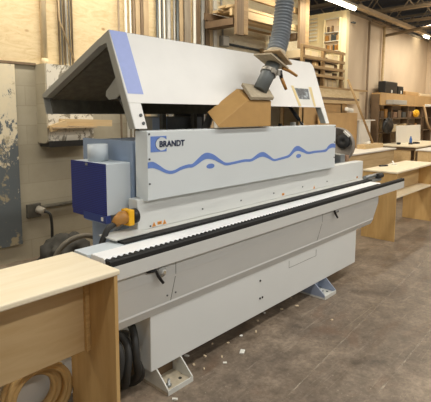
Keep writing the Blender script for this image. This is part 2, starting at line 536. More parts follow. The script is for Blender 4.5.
# guide rail
gr = ob('guide_rail', box(B(), 1.226, 5.155, 1.80, 1.84, 0.775, 0.853), 'rail', mc, 0.003)
bm = B(); prism(bm, [(1.800, 0.853), (1.840, 0.853), (1.840, 0.879), (1.834, 0.884), (1.824, 0.884), (1.822, 0.878), (1.816, 0.878), (1.814, 0.884), (1.803, 0.883), (1.800, 0.878)], 'x', 1.226, 5.155)
ob('rail_strip', bm, 'belt', gr)
bm = B(); box(bm, 1.232, 4.62, 1.8405, 1.857, 0.775, 0.868); ob('chain_bed', bm, 'white', mc)
for i in range(94):
    x = 1.245 + i * 0.0355
    if i == 0:
        bm = B(); cyl(bm, (x, 1.8405, 0.875), (x, 1.858, 0.875), 0.009, n=10)
        ro = ob('chain_roller', bm, 'belt', mc)
    else:
        c = ro.copy(); COL.objects.link(c); c.parent = mc; c.location = (i * 0.0355, 0, 0)
# white feed track with rounded far end
bm = B()
prism(bm, [(1.859, 0.855), (1.859, 0.879), (1.864, 0.885), (1.972, 0.885), (1.978, 0.879), (1.978, 0.855)], 'x', 1.232, 4.63)
ob('feed_track', bm, 'white', mc)
ob('infeed_plate', box(B(), 1.215, 1.64, 1.985, 2.11, 0.855, 0.882), 'paleblue', mc, 0.003)
ob('pressure_belt', box(B(), 1.45, 4.72, 1.988, 2.052, 0.8825, 0.896), 'belt', mc)
ob('belt_shoe', box(B(), 1.42, 1.66, 2.03, 2.19, 0.900, 0.908), 'rail', mc, 0.002)
# lower pressure beam
beam = ob('pressure_beam', box(B(), 1.643, 4.755, 2.115, 2.205, 0.897, 1.088), 'cream', mc, 0.004)
ob('beam_lip', box(B(), 1.66, 4.74, 2.055, 2.115, 0.885, 0.897), 'rail', beam)
for x in (2.2, 2.62, 3.05, 3.5, 3.95):
    bm = B(); cyl(bm, (x, 2.116, 0.948), (x, 2.111, 0.948), 0.006, n=10); ob('screw', bm, 'darksteel', beam)
bm = B(); cyl(bm, (1.738, 2.116, 0.912), (1.738, 2.112, 0.912), 0.006, n=10); ob('screw', bm, 'darksteel', beam)
for x, k in ((1.767, 1), (1.812, 0), (1.853, 1), (3.19, 0), (3.706, 1), (4.619, 0)):
    bm = B()
    if k:
        prism(bm, [(x - 0.016, 0.905), (x + 0.016, 0.905), (x, 0.935)], 'y', 2.1135, 2.1155)
    else:
        box(bm, x - 0.017, x + 0.017, 2.1135, 2.1155, 0.910, 0.930)
    st = ob('warning_sticker', bm, 'orange', beam)
    bm = B()
    if k:
        prism(bm, [(x - 0.006, 0.910), (x + 0.006, 0.910), (x, 0.922)], 'y', 2.1125, 2.1137)
    else:
        box(bm, x - 0.010, x + 0.010, 2.1125, 2.1137, 0.915, 0.925)
    ob('warning_symbol', bm, 'brass', st)
# upper cabinet and end plate
ob('upper_cabinet', box(B(), 1.70, 4.0, 2.30, 2.765, 0.875, 1.42), 'bluegrey', mc)
ob('rear_cabinet', box(B(), 1.74, 4.0, 2.302, 2.76, 0.502, 0.875), 'bluegrey', mc)
ob('end_plate', box(B(), 1.688, 1.699, 2.206, 2.765, 0.86, 1.432), 'bluegrey', mc)
ob('end_plate_rib', box(B(), 1.680, 1.688, 2.205, 2.235, 0.86, 1.42), 'bluegrey', mc)
# name panel
np_ = ob('front_panel', prism(B(), [(2.07, 1.083), (2.07, 1.492), (2.075, 1.497), (2.185, 1.497), (2.185, 1.095), (2.10, 1.075)], 'x', 1.687, 4.012), 'panel', mc, 0.003)
for x in (1.70, 3.99):
    for z in (1.479, 1.331, 1.183):
        bm = B(); cyl(bm, (x, 2.0705, z), (x, 2.065, z), 0.006, n=10); ob('screw', bm, 'darksteel', np_)
wv = [(1.680, 1.294), (1.72, 1.296), (1.745, 1.289), (1.775, 1.275), (1.822, 1.250), (1.863, 1.238), (1.905, 1.240), (1.957, 1.255), (2.019, 1.264), (2.060, 1.264), (2.111, 1.288),
      (2.159, 1.312), (2.207, 1.318), (2.267, 1.303), (2.329, 1.273), (2.393, 1.247), (2.481, 1.249), (2.596, 1.256), (2.68, 1.253), (2.743, 1.272),
      (2.793, 1.286), (2.85, 1.284), (2.92, 1.256), (2.982, 1.232), (3.067, 1.236), (3.184, 1.247), (3.229, 1.266), (3.285, 1.300), (3.345, 1.305),
      (3.419, 1.283), (3.505, 1.257), (3.626, 1.259), (3.754, 1.257), (3.829, 1.262), (3.885, 1.290), (3.950, 1.300), (4.010, 1.292)]
th = [0.036, 0.038, 0.036, 0.030, 0.022, 0.020, 0.020, 0.021, 0.022, 0.024, 0.036, 0.042, 0.042, 0.036, 0.026, 0.020, 0.018, 0.019, 0.020, 0.030, 0.036, 0.036, 0.026, 0.018, 0.018, 0.022,
      0.032, 0.042, 0.042, 0.032, 0.022, 0.020, 0.020, 0.026, 0.036, 0.040, 0.036]
cl = spline([(a, b, t) for (a, b), t in zip(wv, th)], 4)
bm = B()
top = [(p.x, p.y + p.z / 2) for p in cl]; bot = [(p.x, p.y - p.z / 2) for p in cl]
ft_, fb_, bt_, bb_ = [], [], [], []
for (x, z), (x2, z2) in zip(top, bot):
    x = max(x, 1.6875); x2 = x
    ft_.append(bm.verts.new((x, 2.0685, z))); fb_.append(bm.verts.new((x2, 2.0685, z2)))
    bt_.append(bm.verts.new((x, 2.0702, z))); bb_.append(bm.verts.new((x2, 2.0702, z2)))
for i in range(len(top) - 1):
    bm.faces.new((ft_[i], ft_[i + 1], fb_[i + 1], fb_[i])); bm.faces.new((bt_[i], bb_[i], bb_[i + 1], bt_[i + 1]))
    bm.faces.new((ft_[i], bt_[i], bt_[i + 1], ft_[i + 1])); bm.faces.new((fb_[i], fb_[i + 1], bb_[i + 1], bb_[i]))
tag(ob('wave_stripe', bm, 'logo_blue', np_), 'blue wavy stripe across the panel')
for x, z in ((2.232, 1.246), (3.348, 1.240)):
    bm = B(); prism(bm, [(x + 0.040 * math.cos(t * math.pi / 12), z + 0.017 * math.sin(t * math.pi / 12)) for t in range(24)], 'y', 2.0685, 2.0702)
    ob('wave_dot', bm, 'logo_blue', np_)
# emblem: blue square with a round bite, and the lettering
bm = B()
x0, x1, z0, z1 = 1.711, 1.836, 1.371, 1.465
cx, cz, rx, rz = 1.797, 1.418, 0.050, 0.0405
a0 = math.acos((x1 - cx) / rx)
pts = [(x1, z1), (x0, z1), (x0, z0), (x1, z0)]
for k in range(19):
    t = -a0 - (2 * math.pi - 2 * a0) * k / 18
    pts.append((cx + rx * math.cos(t), cz + rz * math.sin(t)))
prism(bm, pts, 'y', 2.0685, 2.0702)
lg = ob('emblem', bm, 'logo_blue', np_)
bm = B()
n = 20
oi = []
for k in range(n + 1):
    t = 1.9 + 2.5 * k / n
    for r in (1.0, 0.94):
        oi.append((cx + r * rx * math.cos(t), cz + r * rz * math.sin(t)))
for k in range(n):
    a, b, c, d = oi[2 * k], oi[2 * k + 2], oi[2 * k + 3], oi[2 * k + 1]
    prism(bm, [a, b, c, d], 'y', 2.0678, 2.0702)
ob('emblem_ring', bm, 'ink', lg)
cu = bpy.data.curves.new('brand_lettering', 'FONT')
cu.body = 'BRANDT'; cu.size = 0.050; cu.extrude = 0.0008; cu.offset = 0.0015; cu.space_character = 1.02
tmp = bpy.data.objects.new('lettering_source', cu); COL.objects.link(tmp)
bpy.context.view_layer.update()
me = bpy.data.meshes.new_from_object(tmp.evaluated_get(bpy.context.evaluated_depsgraph_get()))
bpy.data.objects.remove(tmp)
xs = [v.co.x for v in me.vertices]
sx = (1.988 - 1.779) / (max(xs) - min(xs)); xm = min(xs)
o0 = W[np_.name]
for v in me.vertices:
    x, y, z = v.co
    v.co = Vector((1.779 + (x - xm) * sx, 2.0676 - z, 1.400 + y * 1.0)) - o0
me.materials.clear(); me.materials.append(M['ink'])
lt = bpy.data.objects.new('brand_lettering', me); COL.objects.link(lt); lt.parent = np_
W[lt.name] = o0

# raised hood
FA, FB = (2.375, 2.107), (2.128, 1.509)      # front slope, (y, z)
def fr(z, off=0.0):
    y = FB[0] + (FA[0] - FB[0]) * (z - FB[1]) / (FA[1] - FB[1])
    return y + off
def xr(z):
    return 3.985 + (4.062 - 3.985) * (z - 1.509) / (2.107 - 1.509)
hood = ob('hood', B(), 'hood', mc) if False else None
bm = B()
T = 0.022
def slope(bm, outline, t0, t1):
    """outline of (x,z) on the front slope, thickness t0..t1 measured back along y"""
    loft(bm, [(x, fr(z, t0), z) for x, z in outline], [(x, fr(z, t1), z) for x, z in outline])
# front panel with rounded top right corner, posts down both sides
slope(bm, [(1.65, 2.107), (1.65, 1.662), (4.005, 1.662), (xr(1.80), 1.80), (4.058, 2.06), (4.045, 2.09), (4.01, 2.107)], 0, T)
slope(bm, [(1.65, 1.662), (1.65, 1.509), (1.738, 1.509), (1.742, 1.662)], 0, T)
slope(bm, [(3.93, 1.662), (3.925, 1.509), (3.985, 1.509), (4.005, 1.662)], 0, T)
hood = ob('hood', bm, 'hood', mc, 0.003)
# back slope, rear lip and end rims
bm = B(); prism(bm, [(2.375, 2.107), (3.242, 1.736), (3.232, 1.712), (2.375, 2.080)], 'x', 1.65, 3.975); ob('back_panel', bm, 'frame', hood)
bm = B(); prism(bm, [(3.242, 1.736), (3.198, 1.594), (3.188, 1.594), (3.230, 1.736)], 'x', 1.65, 3.975); ob('rear_lip', bm, 'frame', hood)
for x0, x1 in ((1.646, 1.700), (3.925, 3.975)):
    bm = B()
    prism(bm, [(2.380, 2.103), (2.134, 1.509), (2.188, 1.509), (2.400, 2.030), (2.474, 2.017), (2.474, 2.063)], 'x', x0, x1)
    prism(bm, [(2.474, 2.065), (2.474, 2.017), (3.188, 1.712), (3.232, 1.725), (3.242, 1.736)], 'x', x0, x1)
    ob('end_rim', bm, 'frame', hood)
bm = B()
prism(bm, [(fr(2.06, 0.024), 2.06), (fr(1.665, 0.024), 1.665), (fr(1.665, 0.04), 1.665), (fr(2.03, 0.05), 2.03)], 'x', 1.705, 3.92)
prism(bm, [(2.43, 2.052), (3.20, 1.722), (3.20, 1.700), (2.43, 2.020)], 'x', 1.705, 3.92)
prism(bm, [(3.224, 1.70), (3.191, 1.60), (3.180, 1.60), (3.205, 1.70)], 'x', 1.70, 3.92)
ob('liner', bm, 'liner', hood)
bm = B(); slope(bm, [(1.652, 2.106), (1.662, 1.719), (1.780, 1.717), (1.779, 2.106)], -0.0015, 0.0005)
tag(ob('end_stripe', bm, 'stripe', hood), 'pale blue stripe down the left end of the hood')
for x, z in ((1.712, 1.588), (1.716, 1.540)):
    bm = B(); cyl(bm, (x, fr(z) + 0.001, z), (x, fr(z) - 0.007, z + 0.003), 0.010, n=12); ob('bolt', bm, 'darksteel', hood)
bm = B(); slope(bm, [(3.52, 1.845), (3.545, 1.682), (3.79, 1.682), (3.86, 1.845)], -0.0012, 0.0004); ps = ob('posted_notice', bm, 'paper', hood)
bm = B(); slope(bm, [(3.565, 1.835), (3.58, 1.735), (3.765, 1.735), (3.80, 1.835)], -0.0022, -0.001); ob('notice_photo', bm, 'photo', ps)
bm = B(); slope(bm, [(3.515, 1.855), (3.535, 1.67), (3.575, 1.67), (3.555, 1.855)], -0.0028, -0.001)
ob('masking_tape', bm, 'masking', ps)
bm = B(); slope(bm, [(3.82, 1.855), (3.80, 1.67), (3.835, 1.67), (3.87, 1.855)], -0.0028, -0.001); ob('masking_tape', bm, 'masking', ps)
bm = B(); prism(bm, [(2.40, 1.735), (2.45, 1.695), (2.53, 1.69), (2.565, 1.715), (2.56, 1.745), (2.50, 1.79), (2.44, 1.84), (2.41, 1.83)], 'x', 1.745, 1.757)
cyl(bm, (1.742, 2.53, 1.722), (1.76, 2.53, 1.722), 0.014, n=14); ob('hinge_bracket', bm, 'frame', hood)
for x in (1.77, 3.72):
    bm = B(); cyl(bm, (x, 2.47, 1.74), (x, 2.30, 1.54), 0.018, n=10); cyl(bm, (x, 2.30, 1.54), (x, 2.26, 1.49), 0.010, n=8)
    ob('gas_strut', bm, 'black', hood)
# working units inside, seen under the hood
for x0, x1, y0, y1, zt, m, nm in ((2.29, 2.34, 2.62, 2.75, 1.57, 'bluegrey', 'motor_unit'), (2.33, 2.58, 2.62, 2.98, 1.575, 'steel', 'motor_unit'), (2.62, 2.70, 2.60, 2.9, 1.575, 'steel', 'motor_unit'),
                                  (2.235, 2.275, 2.56, 2.60, 1.60, 'liner', 'support_post'), (2.565, 2.605, 2.56, 2.60, 1.60, 'liner', 'support_post'),
                                  (2.705, 2.79, 2.66, 2.95, 1.60, 'black', 'motor_unit')):
    bm = B(); box(bm, x0, x1, y0, y1, 1.42, zt); u = ob(nm, bm, m, mc, 0.006)
bm = B(); cyl(bm, (2.50, 2.40, 1.43), (2.62, 2.42, 1.60), 0.03, n=14); ob('suction_pipe', bm, 'conduit', mc)
for x, y, z, r, m in ((3.80, 2.42, 1.44, 0.05, 'paper'), (3.86, 2.36, 1.43, 0.04, 'paper'), (3.62, 2.45, 1.43, 0.035, 'black')):
    bm = B(); lathe(bm, (x, y, z - 0.03), (0, 0, 1), [(0.0005, 0), (r, 0), (r, 0.06), (r * 0.6, 0.075), (r * 0.5, 0.11), (0.0005, 0.11)], 16); ob('adjuster_knob', bm, m, mc)
# blue filter box with collar on the left end
fbx = ob('filter_box', box(B(), 1.508, 1.686, 2.230, 2.605, 0.995, 1.303), 'paleblue', mc, 0.004)
bm = B(); box(bm, 1.498, 1.508, 2.232, 2.605, 0.995, 1.305); tag(ob('grille', bm, 'navy', fbx), 'navy perforated grille')
bm = B(); box(bm, 1.496, 1.53, 2.225, 2.47, 0.950, 0.995); ob('skirt', bm, 'navylight', fbx)
bm = B(); box(bm, 1.50, 1.53, 2.47, 2.60, 0.965, 0.995); ob('skirt', bm, 'navy', fbx)
bm = B(); box(bm, 1.493, 1.496, 2.255, 2.275, 0.963, 0.985); ob('maker_plate', bm, 'paper', fbx)
bm = B(); box(bm, 1.492, 1.498, 2.41, 2.43, 1.285, 1.30); ob('latch', bm, 'steel', fbx)
bm = B(); lathe(bm, (1.595, 2.445, 1.303), (0, 0, 1), [(0.058, 0), (0.063, 0), (0.063, 0.105), (0.058, 0.105)], 32); tag(ob('collar', bm, 'paleblue', fbx), 'white round collar')
# yellow connector on the beam end
cn = ob('isolator', box(B(), 1.565, 1.606, 2.095, 2.175, 0.945, 1.04), 'yellow', mc, 0.006)
bm = B(); cyl(bm, (1.606, 2.135, 0.992), (1.643, 2.135, 0.992), 0.045, n=20); ob('knob', bm, 'black', cn)
bm = B(); tube(bm, [(1.49, 2.135, 0.965), (1.515, 2.135, 0.985), (1.54, 2.135, 0.995), (1.565, 2.135, 0.995)], [0.022, 0.032, 0.040, 0.040], 16); tag(ob('gland', bm, 'brass', cn), 'brown cable gland')
bm = B(); tube(bm, spline([(1.495, 2.135, 0.968), (1.45, 2.135, 0.95), (1.425, 2.14, 0.91), (1.41, 2.15, 0.86), (1.40, 2.16, 0.80)]), 0.017, 10); ob('cable', bm, 'rubber', cn)
bm = B(); tube(bm, spline([(1.60, 2.18, 0.945), (1.55, 2.20, 0.92), (1.535, 2.21, 0.88), (1.53, 2.22, 0.84)]), 0.012, 8); ob('cable', bm, 'steel', cn)
# locking levers
for x, z in ((1.584, 0.734), (3.60, 0.752)):
    kn = ob('locking_knob', lathe(B(), (x, 1.838, z), (0, -1, 0), [(0.0005, 0), (0.030, 0), (0.030, 0.012), (0.016, 0.016), (0.016, 0.024), (0.0005, 0.026)], 18), 'rail', mc)
    bm = B(); cyl(bm, (x, 1.812, z), (x, 1.808, z), 0.009, n=10); ob('cap', bm, 'flange' if x < 2 else 'darksteel', kn)
    bm = B(); tube(bm, [(x - 0.11, 1.828, z + 0.024), (x - 0.055, 1.82, z + 0.022), (x - 0.04, 1.815, z - 0.015), (x - 0.015, 1.805, z - 0.055)], [0.006, 0.009, 0.009, 0.008], 10)
    ob('lever', bm, 'black', kn)
# outfeed end: rollers, disc, small units on the beam end
bm = B(); lathe(bm, (4.87, 2.50, 1.235), (1, 0.15, 0), [(0.0005, -0.03), (0.192, -0.03), (0.198, -0.045), (0.208, -0.045), (0.212, 0.03), (0.0005, 0.03)], 40); dk = ob('tape_reel', bm, 'disc', mc)
bm = B(); lathe(bm, (4.835, 2.405, 1.285), (1, 0.15, 0), [(0.0005, -0.012), (0.075, -0.012), (0.085, 0.012), (0.0005, 0.012)], 32); tag(ob('reel_opening', bm, 'rubber', dk), 'dark oval opening in the reel face')
bm = B(); obox(bm, (4.83, 2.355, 1.375), 0.02, 0.09, 0.025, Matrix.Rotation(0.7, 3, 'X')); ob('tape_tag', bm, 'paper', dk)
bm = B(); obox(bm, (4.82, 2.46, 1.13), 0.02, 0.22, 0.03, Matrix.Rotation(0.1, 3, 'X')); ob('tape_tag', bm, 'paper', dk)
bm = B(); box(bm, 4.60, 5.0, 2.42, 2.62, 1.06, 1.09); ob('reel_tray', bm, 'darksteel', mc)
ob('outfeed_cabinet', box(B(), 4.0, 4.72, 2.206, 2.70, 0.87, 1.06), 'bluegrey', mc)
for i in range(14):
    x = 4.08 + 0.045 * i + random.uniform(-.01, .01); y = random.uniform(2.24, 2.5)
    if i == 0 or True:
        bm = B(); obox(bm, (x, y, 1.075 + random.uniform(0.02, 0.05)), random.uniform(.04, .09), random.uniform(.03, .08), random.uniform(.06, .12), Matrix.Rotation(random.uniform(-.6, .6), 3, 'Z'))
        ob('trim_unit', bm, random.choice(['brownbits', 'brownbits', 'darksteel', 'steel', 'flange', 'rubber']), mc, 0.006)
bm = B(); cyl(bm, (4.66, 2.05, 0.915), (5.03, 2.05, 0.915), 0.022, n=16); ob('outfeed_roller', bm, 'steel', mc)
bm = B(); cyl(bm, (4.93, 2.02, 0.908), (5.05, 2.02, 0.908), 0.030, n=16); ob('roller_end', bm, 'rubber', mc)
bm = B(); box(bm, 4.56, 4.98, 1.99, 2.11, 0.86, 0.882); ob('outfeed_plate', bm, 'steel', mc)

# ------------------------------------------------------------------ dust extraction duct with wooden box
dd = empty('dust_extraction_duct', (2.75, 2.12, 1.50), 'brown wooden suction box with grey ribbed hose standing on the machine front panel', 'dust duct')
DV = Vector((0.075, 0.165, 0.093))
Fp = [(2.268, 2.04, 1.519), (2.590, 2.04, 1.695), (2.886, 2.04, 1.698), (2.886, 2.04, 1.506), (2.292, 2.04, 1.506)]
bm = B(); loft(bm, Fp, [tuple(Vector(p) + DV) for p in Fp]); ob('wooden_box', bm, 'mdf', dd, 0.004)
ux = Vector((1, 0, 0)); uy = DV.normalized(); uy = (uy - ux * uy.dot(ux)).normalized(); uz = ux.cross(uy)
RT = Matrix((ux, uy, uz)).transposed()
ct = Vector((2.745, 2.04, 1.6965)) + DV / 2 + Vector((0.02, 0, 0))
FL = [(2.609, 2.028, 1.699), (2.700, 2.19, 1.812), (3.000, 2.165, 1.790), (2.892, 2.028, 1.703)]
nz = Vector((0.10, -0.42, 0.9)).normalized()
bm = B(); loft(bm, FL, [tuple(Vector(p) + nz * 0.026) for p in FL])
ob('flange_board', bm, 'flange', dd, 0.003)
pb = Vector((2.822, 2.105, 1.772)); pt = Vector((3.0, 2.09, 2.02))
bm = B(); cyl(bm, pb, pt, 0.056, n=28); ob('duct_pipe', bm, 'pipe', dd)
ax = (pt - pb).normalized()
m1 = pb + (pt - pb) * 0.60
bm = B(); lathe(bm, m1, ax, [(0.057, -0.014), (0.066, -0.016), (0.066, -0.008), (0.061, 0), (0.066, 0.008), (0.066, 0.016), (0.057, 0.014)], 28)
obox(bm, m1 + Vector((0.03, -0.068, -0.005)), 0.03, 0.02, 0.04); obox(bm, m1 + Vector((-0.03, -0.062, 0.012)), 0.028, 0.02, 0.036)
ob('clamp_ring', bm, 'clamp', dd)
s_ = ax.cross(Vector((0, 1, 0))).normalized(); q_ = ax.cross(s_)
RG = Matrix((s_, q_, ax)).transposed()
g1 = pb + (pt - pb) * 0.90
bm = B(); obox(bm, g1 + Vector((-0.03, 0, 0.012)), 0.25, 0.17, 0.012, RG @ Matrix.Rotation(0.25, 3, 'Y')); ob('gate_board', bm, 'flange', dd)
bm = B(); obox(bm, g1 + Vector((0.03, -0.02, 0.045)), 0.19, 0.16, 0.012, RG @ Matrix.Rotation(0.1, 3, 'Y')); ob('gate_board', bm, 'board_tan', dd)
bm = B(); tube(bm, [(3.02, 2.03, 1.955), (3.10, 2.02, 1.940), (3.18, 2.0, 1.905)], [0.012, 0.013, 0.011], 10); ob('handle', bm, 'brass', dd)
bm = B(); tube(bm, [(2.985, 2.03, 1.935), (2.99, 2.02, 1.875)], [0.018, 0.014], 10); ob('handle_stem', bm, 'black', dd)
bm = B(); tube(bm, [(2.99, 2.02, 1.88), (3.005, 2.01, 1.84), (3.03, 2.0, 1.79)], [0.013, 0.014, 0.012], 10); ob('handle', bm, 'brass', dd)
hp = spline([(3.015, 2.10, 2.03), (3.05, 2.11, 2.11), (3.10, 2.115, 2.20), (3.14, 2.12, 2.34), (3.165, 2.12, 2.5), (3.18, 2.12, 2.8), (3.19, 2.12, 3.2), (3.19, 2.12, 3.8), (3.19, 2.12, 4.6)], 40)
# resample evenly with a rib every 27 mm
L = [0.0]
for a, b in zip(hp, hp[1:]):
    L.append(L[-1] + (b - a).length)
N = int(L[-1] / 0.0068)
pts, rad = [], []
k = 0
for i in range(N + 1):
    s = L[-1] * i / N
    while k < len(L) - 2 and L[k + 1] < s: k += 1
    t = (s - L[k]) / max(1e-6, L[k + 1] - L[k])
    pts.append(hp[k].lerp(hp[k + 1], t)); rad.append(0.067 + 0.0115 * math.cos(2 * math.pi * i / 4))
bm = B(); tube(bm, pts, rad, 28); ob('ribbed_hose', bm, 'hose', dd)
bm = B(); lathe(bm, pts[4], (pts[9] - pts[4]), [(0.062, -0.02), (0.078, -0.02), (0.078, 0.035), (0.062, 0.035)], 28); ob('hose_cuff', bm, 'flange', dd)

# ------------------------------------------------------------------ plywood workbenches
def bench(label, x0, x1, y0, y1, h, over, ap_y, ap_z, ledge=False, cleat=False):
    t = empty('plywood_workbench', ((x0 + x1) / 2, (y0 + y1) / 2, 0), label, 'workbench', 'plywood workbenches')
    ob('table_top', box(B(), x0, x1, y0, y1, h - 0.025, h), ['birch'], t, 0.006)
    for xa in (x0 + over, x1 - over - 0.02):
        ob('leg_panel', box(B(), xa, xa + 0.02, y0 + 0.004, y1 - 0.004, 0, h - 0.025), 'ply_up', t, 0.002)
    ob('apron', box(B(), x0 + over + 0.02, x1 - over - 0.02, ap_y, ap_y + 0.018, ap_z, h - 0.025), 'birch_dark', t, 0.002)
    if ledge:
        ob('stretcher', box(B(), x0 + over + 0.02, x1 - over - 0.02, ap_y - 0.20, ap_y, ap_z, ap_z + 0.02), 'birch', t, 0.002)
    if cleat:
        for xx in (x1 - over - 0.042,):
            ob('corner_cleat', box(B(), xx, xx + 0.022, ap_y - 0.022, ap_y, ap_z + 0.002, h - 0.06), 'birch_edge', t, 0.002)
    return t
bench('pale plywood workbench at the left front corner, beside the machine infeed', -0.25, 1.187, 1.664, 2.075, 0.889, 0.012, 1.90, 0.430, cleat=True)
bench('pale plywood workbench with open end panels behind the machine outfeed', 5.595, 7.13, 2.045, 2.49, 0.889, 0.012, 2.27, 0.54, ledge=True)
tag(ob('scanner', obox(B(), (6.10, 2.42, 0.899), 0.15, 0.035, 0.02, Matrix.Rotation(-0.35, 3, 'Z')), 'black', bevel=0.006), 'black handheld tool lying on the far plywood workbench', 'tool')
bm = B(); obox(bm, (6.40, 2.40, 0.897), 0.14, 0.05, 0.016, Matrix.Rotation(0.7, 3, 'Z')); cyl(bm, (6.42, 2.40, 0.905), (6.50, 2.45, 0.925), 0.012, n=8)
tag(ob('glue_bottle', bm, 'paper'), 'small white item lying on the far plywood workbench', 'bottle')

# rolls of edge banding and a white sheet behind the left bench
for i, (y, x, r, rin, tilt, lab) in enumerate(((2.115, 1.00, 0.168, 0.128, 0.0, 'tan roll of edge banding standing frontmost under the left workbench'),
                                               (2.165, 0.985, 0.158, 0.100, 0.0, 'tan roll of edge banding leaning behind the front roll under the left workbench'))):
    bm = B()
    prof = []
    lathe(bm, (x, y, r + 0.004), (0.06, 1, 0.0), [(rin, -0.021), (rin + (r - rin) * 0.3, -0.023), (rin + (r - rin) * 0.34, -0.018), (rin + (r - rin) * 0.6, -0.018), (rin + (r - rin) * 0.64, -0.023), (r, -0.021), (r, 0.021), (rin, 0.021)], 44)
    o = ob('edge_banding_roll', bm, 'tape')
    tag(o, lab, 'roll', 'rolls of edge banding')
bm = B(); loft(bm, [(0.3, 2.24, 0.0), (1.262, 2.24, 0.0), (1.262, 2.256, 0.0), (0.3, 2.256, 0.0)], [(0.3, 2.315, 0.62), (1.262, 2.315, 0.62), (1.262, 2.331, 0.62), (0.3, 2.331, 0.62)])
tag(ob('melamine_panel', bm, 'whiteboard'), 'white panel standing behind the edge banding rolls under left workbench', 'panel')

# black hoses coiled beside the base
def coil(x, y, r, z, rad, k, n=40, ph=0.0):
    return [(x + 0.02 * math.sin(3 * a + k), y + r * math.cos(a), z + r * math.sin(a)) for a in [ph + 2 * math.pi * i / n for i in range(n)]]
hs = empty('black_hose_coil', (1.40, 2.15, 0), 'thick black hose hanging in loops at the left end of the machine base', 'hose')
for i, (x, y, r, z) in enumerate(((1.36, 2.12, 0.19, 0.215), (1.43, 2.10, 0.165, 0.19), (1.49, 2.12, 0.195, 0.22), (1.505, 2.08, 0.14, 0.165))):
    bm = B(); tube(bm, coil(x, y, r, z, 0.03, i), 0.022, 12, closed=True); ob('hose_loop', bm, 'rubber', hs)

# ------------------------------------------------------------------ along the left wall
dr = tag(ob('worn_metal_door_leaf', box(B(), 1.32, 2.125, 4.742, 4.778, 0.19, 2.10), 'door', bevel=0.004), 'worn panel with peeling cream and slate grey paint on the left wall', 'panel')
cb = empty('wall_cabinet', (2.80, 4.65, 1.28), 'shallow peeling white cabinet fixed to the wall behind the raised hood', 'cabinet')
bm = B(); prism(bm, [(4.565, 1.32), (4.585, 1.285), (4.62, 1.275), (4.78, 1.275), (4.78, 2.12), (4.565, 2.12)], 'x', 2.36, 2.378); ob('end_panel', bm, 'block', cb)
bm = B(); box(bm, 2.378, 2.93, 4.568, 4.585, 1.30, 2.12); ob('front', bm, 'peelwhite', cb)
bm = B(); box(bm, 2.38, 2.93, 4.56, 4.77, 1.235, 1.30); ob('bottom', bm, 'rubber', cb)  # dark box, stands in for the shade along the cabinet's lower edge
bm = B(); box(bm, 2.378, 2.93, 4.585, 4.77, 2.10, 2.12); ob('top', bm, 'peelwhite', cb)
bm = B(); obox(bm, (2.82, 4.53, 1.495), 0.66, 0.035, 0.075, Matrix.Rotation(0.03, 3, 'Y'))
tag(ob('lumber_offcut', bm, 'lumber_pale'), 'long pale lumber offcut lying on the ledge of the peeling cabinet', 'board', 'offcuts at the wall cabinet')
bm = B(); obox(bm, (2.44, 4.475, 1.465), 0.20, 0.03, 0.07, Matrix.Rotation(-0.30, 3, 'Y'))
tag(ob('lumber_offcut', bm, 'lumber_pale'), 'short slanted pale offcut at the left end of the peeling cabinet', 'board', 'offcuts at the wall cabinet')
bm = B(); box(bm, 2.91, 2.93, 4.585, 4.77, 1.30, 2.10); ob('end_panel', bm, 'peelwhite', cb)
for zz in (1.44,):
    bm = B(); box(bm, 2.36, 2.90, 4.44, 4.568, zz, zz + 0.015); ob('bracket_ledge', bm, 'board_tan', cb)

# plate, plug and cable on the wall
so = empty('wall_socket', (2.27, 4.78, 0.45), 'dark square wall socket with a round grey plug', 'socket')
ob('back_plate', box(B(), 2.19, 2.35, 4.745, 4.78, 0.455, 0.61), 'outlet', so, 0.006)
bm = B(); cyl(bm, (2.31, 4.745, 0.545), (2.345, 4.66, 0.525), 0.042, 0.036, n=18); ob('plug', bm, 'plug', so)
bm = B(); tube(bm, spline([(2.345, 4.66, 0.525), (2.38, 4.62, 0.50), (2.40, 4.62, 0.40), (2.41, 4.64, 0.2), (2.42, 4.66, 0.02)]), 0.016, 8); ob('cable', bm, 'rubber', so)
bm = B(); tube(bm, [(2.351, 4.755, 0.56), (3.6, 4.755, 0.56)], 0.022, 10); tag(ob('conduit', bm, 'liner'), 'dark pipe running along the wall from the square socket', 'pipe')

# dark bag heap with strap
bm = B()
bmesh.ops.create_icosphere(bm, subdivisions=4, radius=1.0)
for v in bm.verts:
    n_ = noise.noise(v.co * 2.3) * 0.28 + noise.noise(v.co * 6.0) * 0.10
    c = v.co * (1 + n_)
    v.co = Vector((2.30 + c.x * 0.26, 4.15 + c.y * 0.2, max(0.0, 0.17 + c.z * 0.2)))
for f in bm.faces: f.smooth = True
tag(ob('tool_bag', bm, 'bag'), 'dark crumpled bag heaped on the floor behind the machine infeed', 'bag')
bm = B(); tube(bm, spline([(2.08, 3.98, 0.02), (2.04, 3.92, 0.20), (2.14, 3.88, 0.36), (2.34, 3.88, 0.40), (2.52, 3.9, 0.33), (2.62, 3.92, 0.22), (2.70, 3.95, 0.02)]), 0.026, 10)
tag(ob('flexible_hose', bm, 'strap'), 'grey hose arching over the dark bag behind the machine', 'hose')
bm = B(); tube(bm, spline([(2.15, 3.70, 0.03), (2.25, 3.62, 0.035), (2.45, 3.62, 0.08), (2.62, 3.66, 0.2), (2.78, 3.75, 0.22), (2.9, 3.8, 0.03)]), 0.03, 10)
tag(ob('flexible_hose', bm, 'bag'), 'dark grey hose lying in front of the crumpled bag', 'hose')

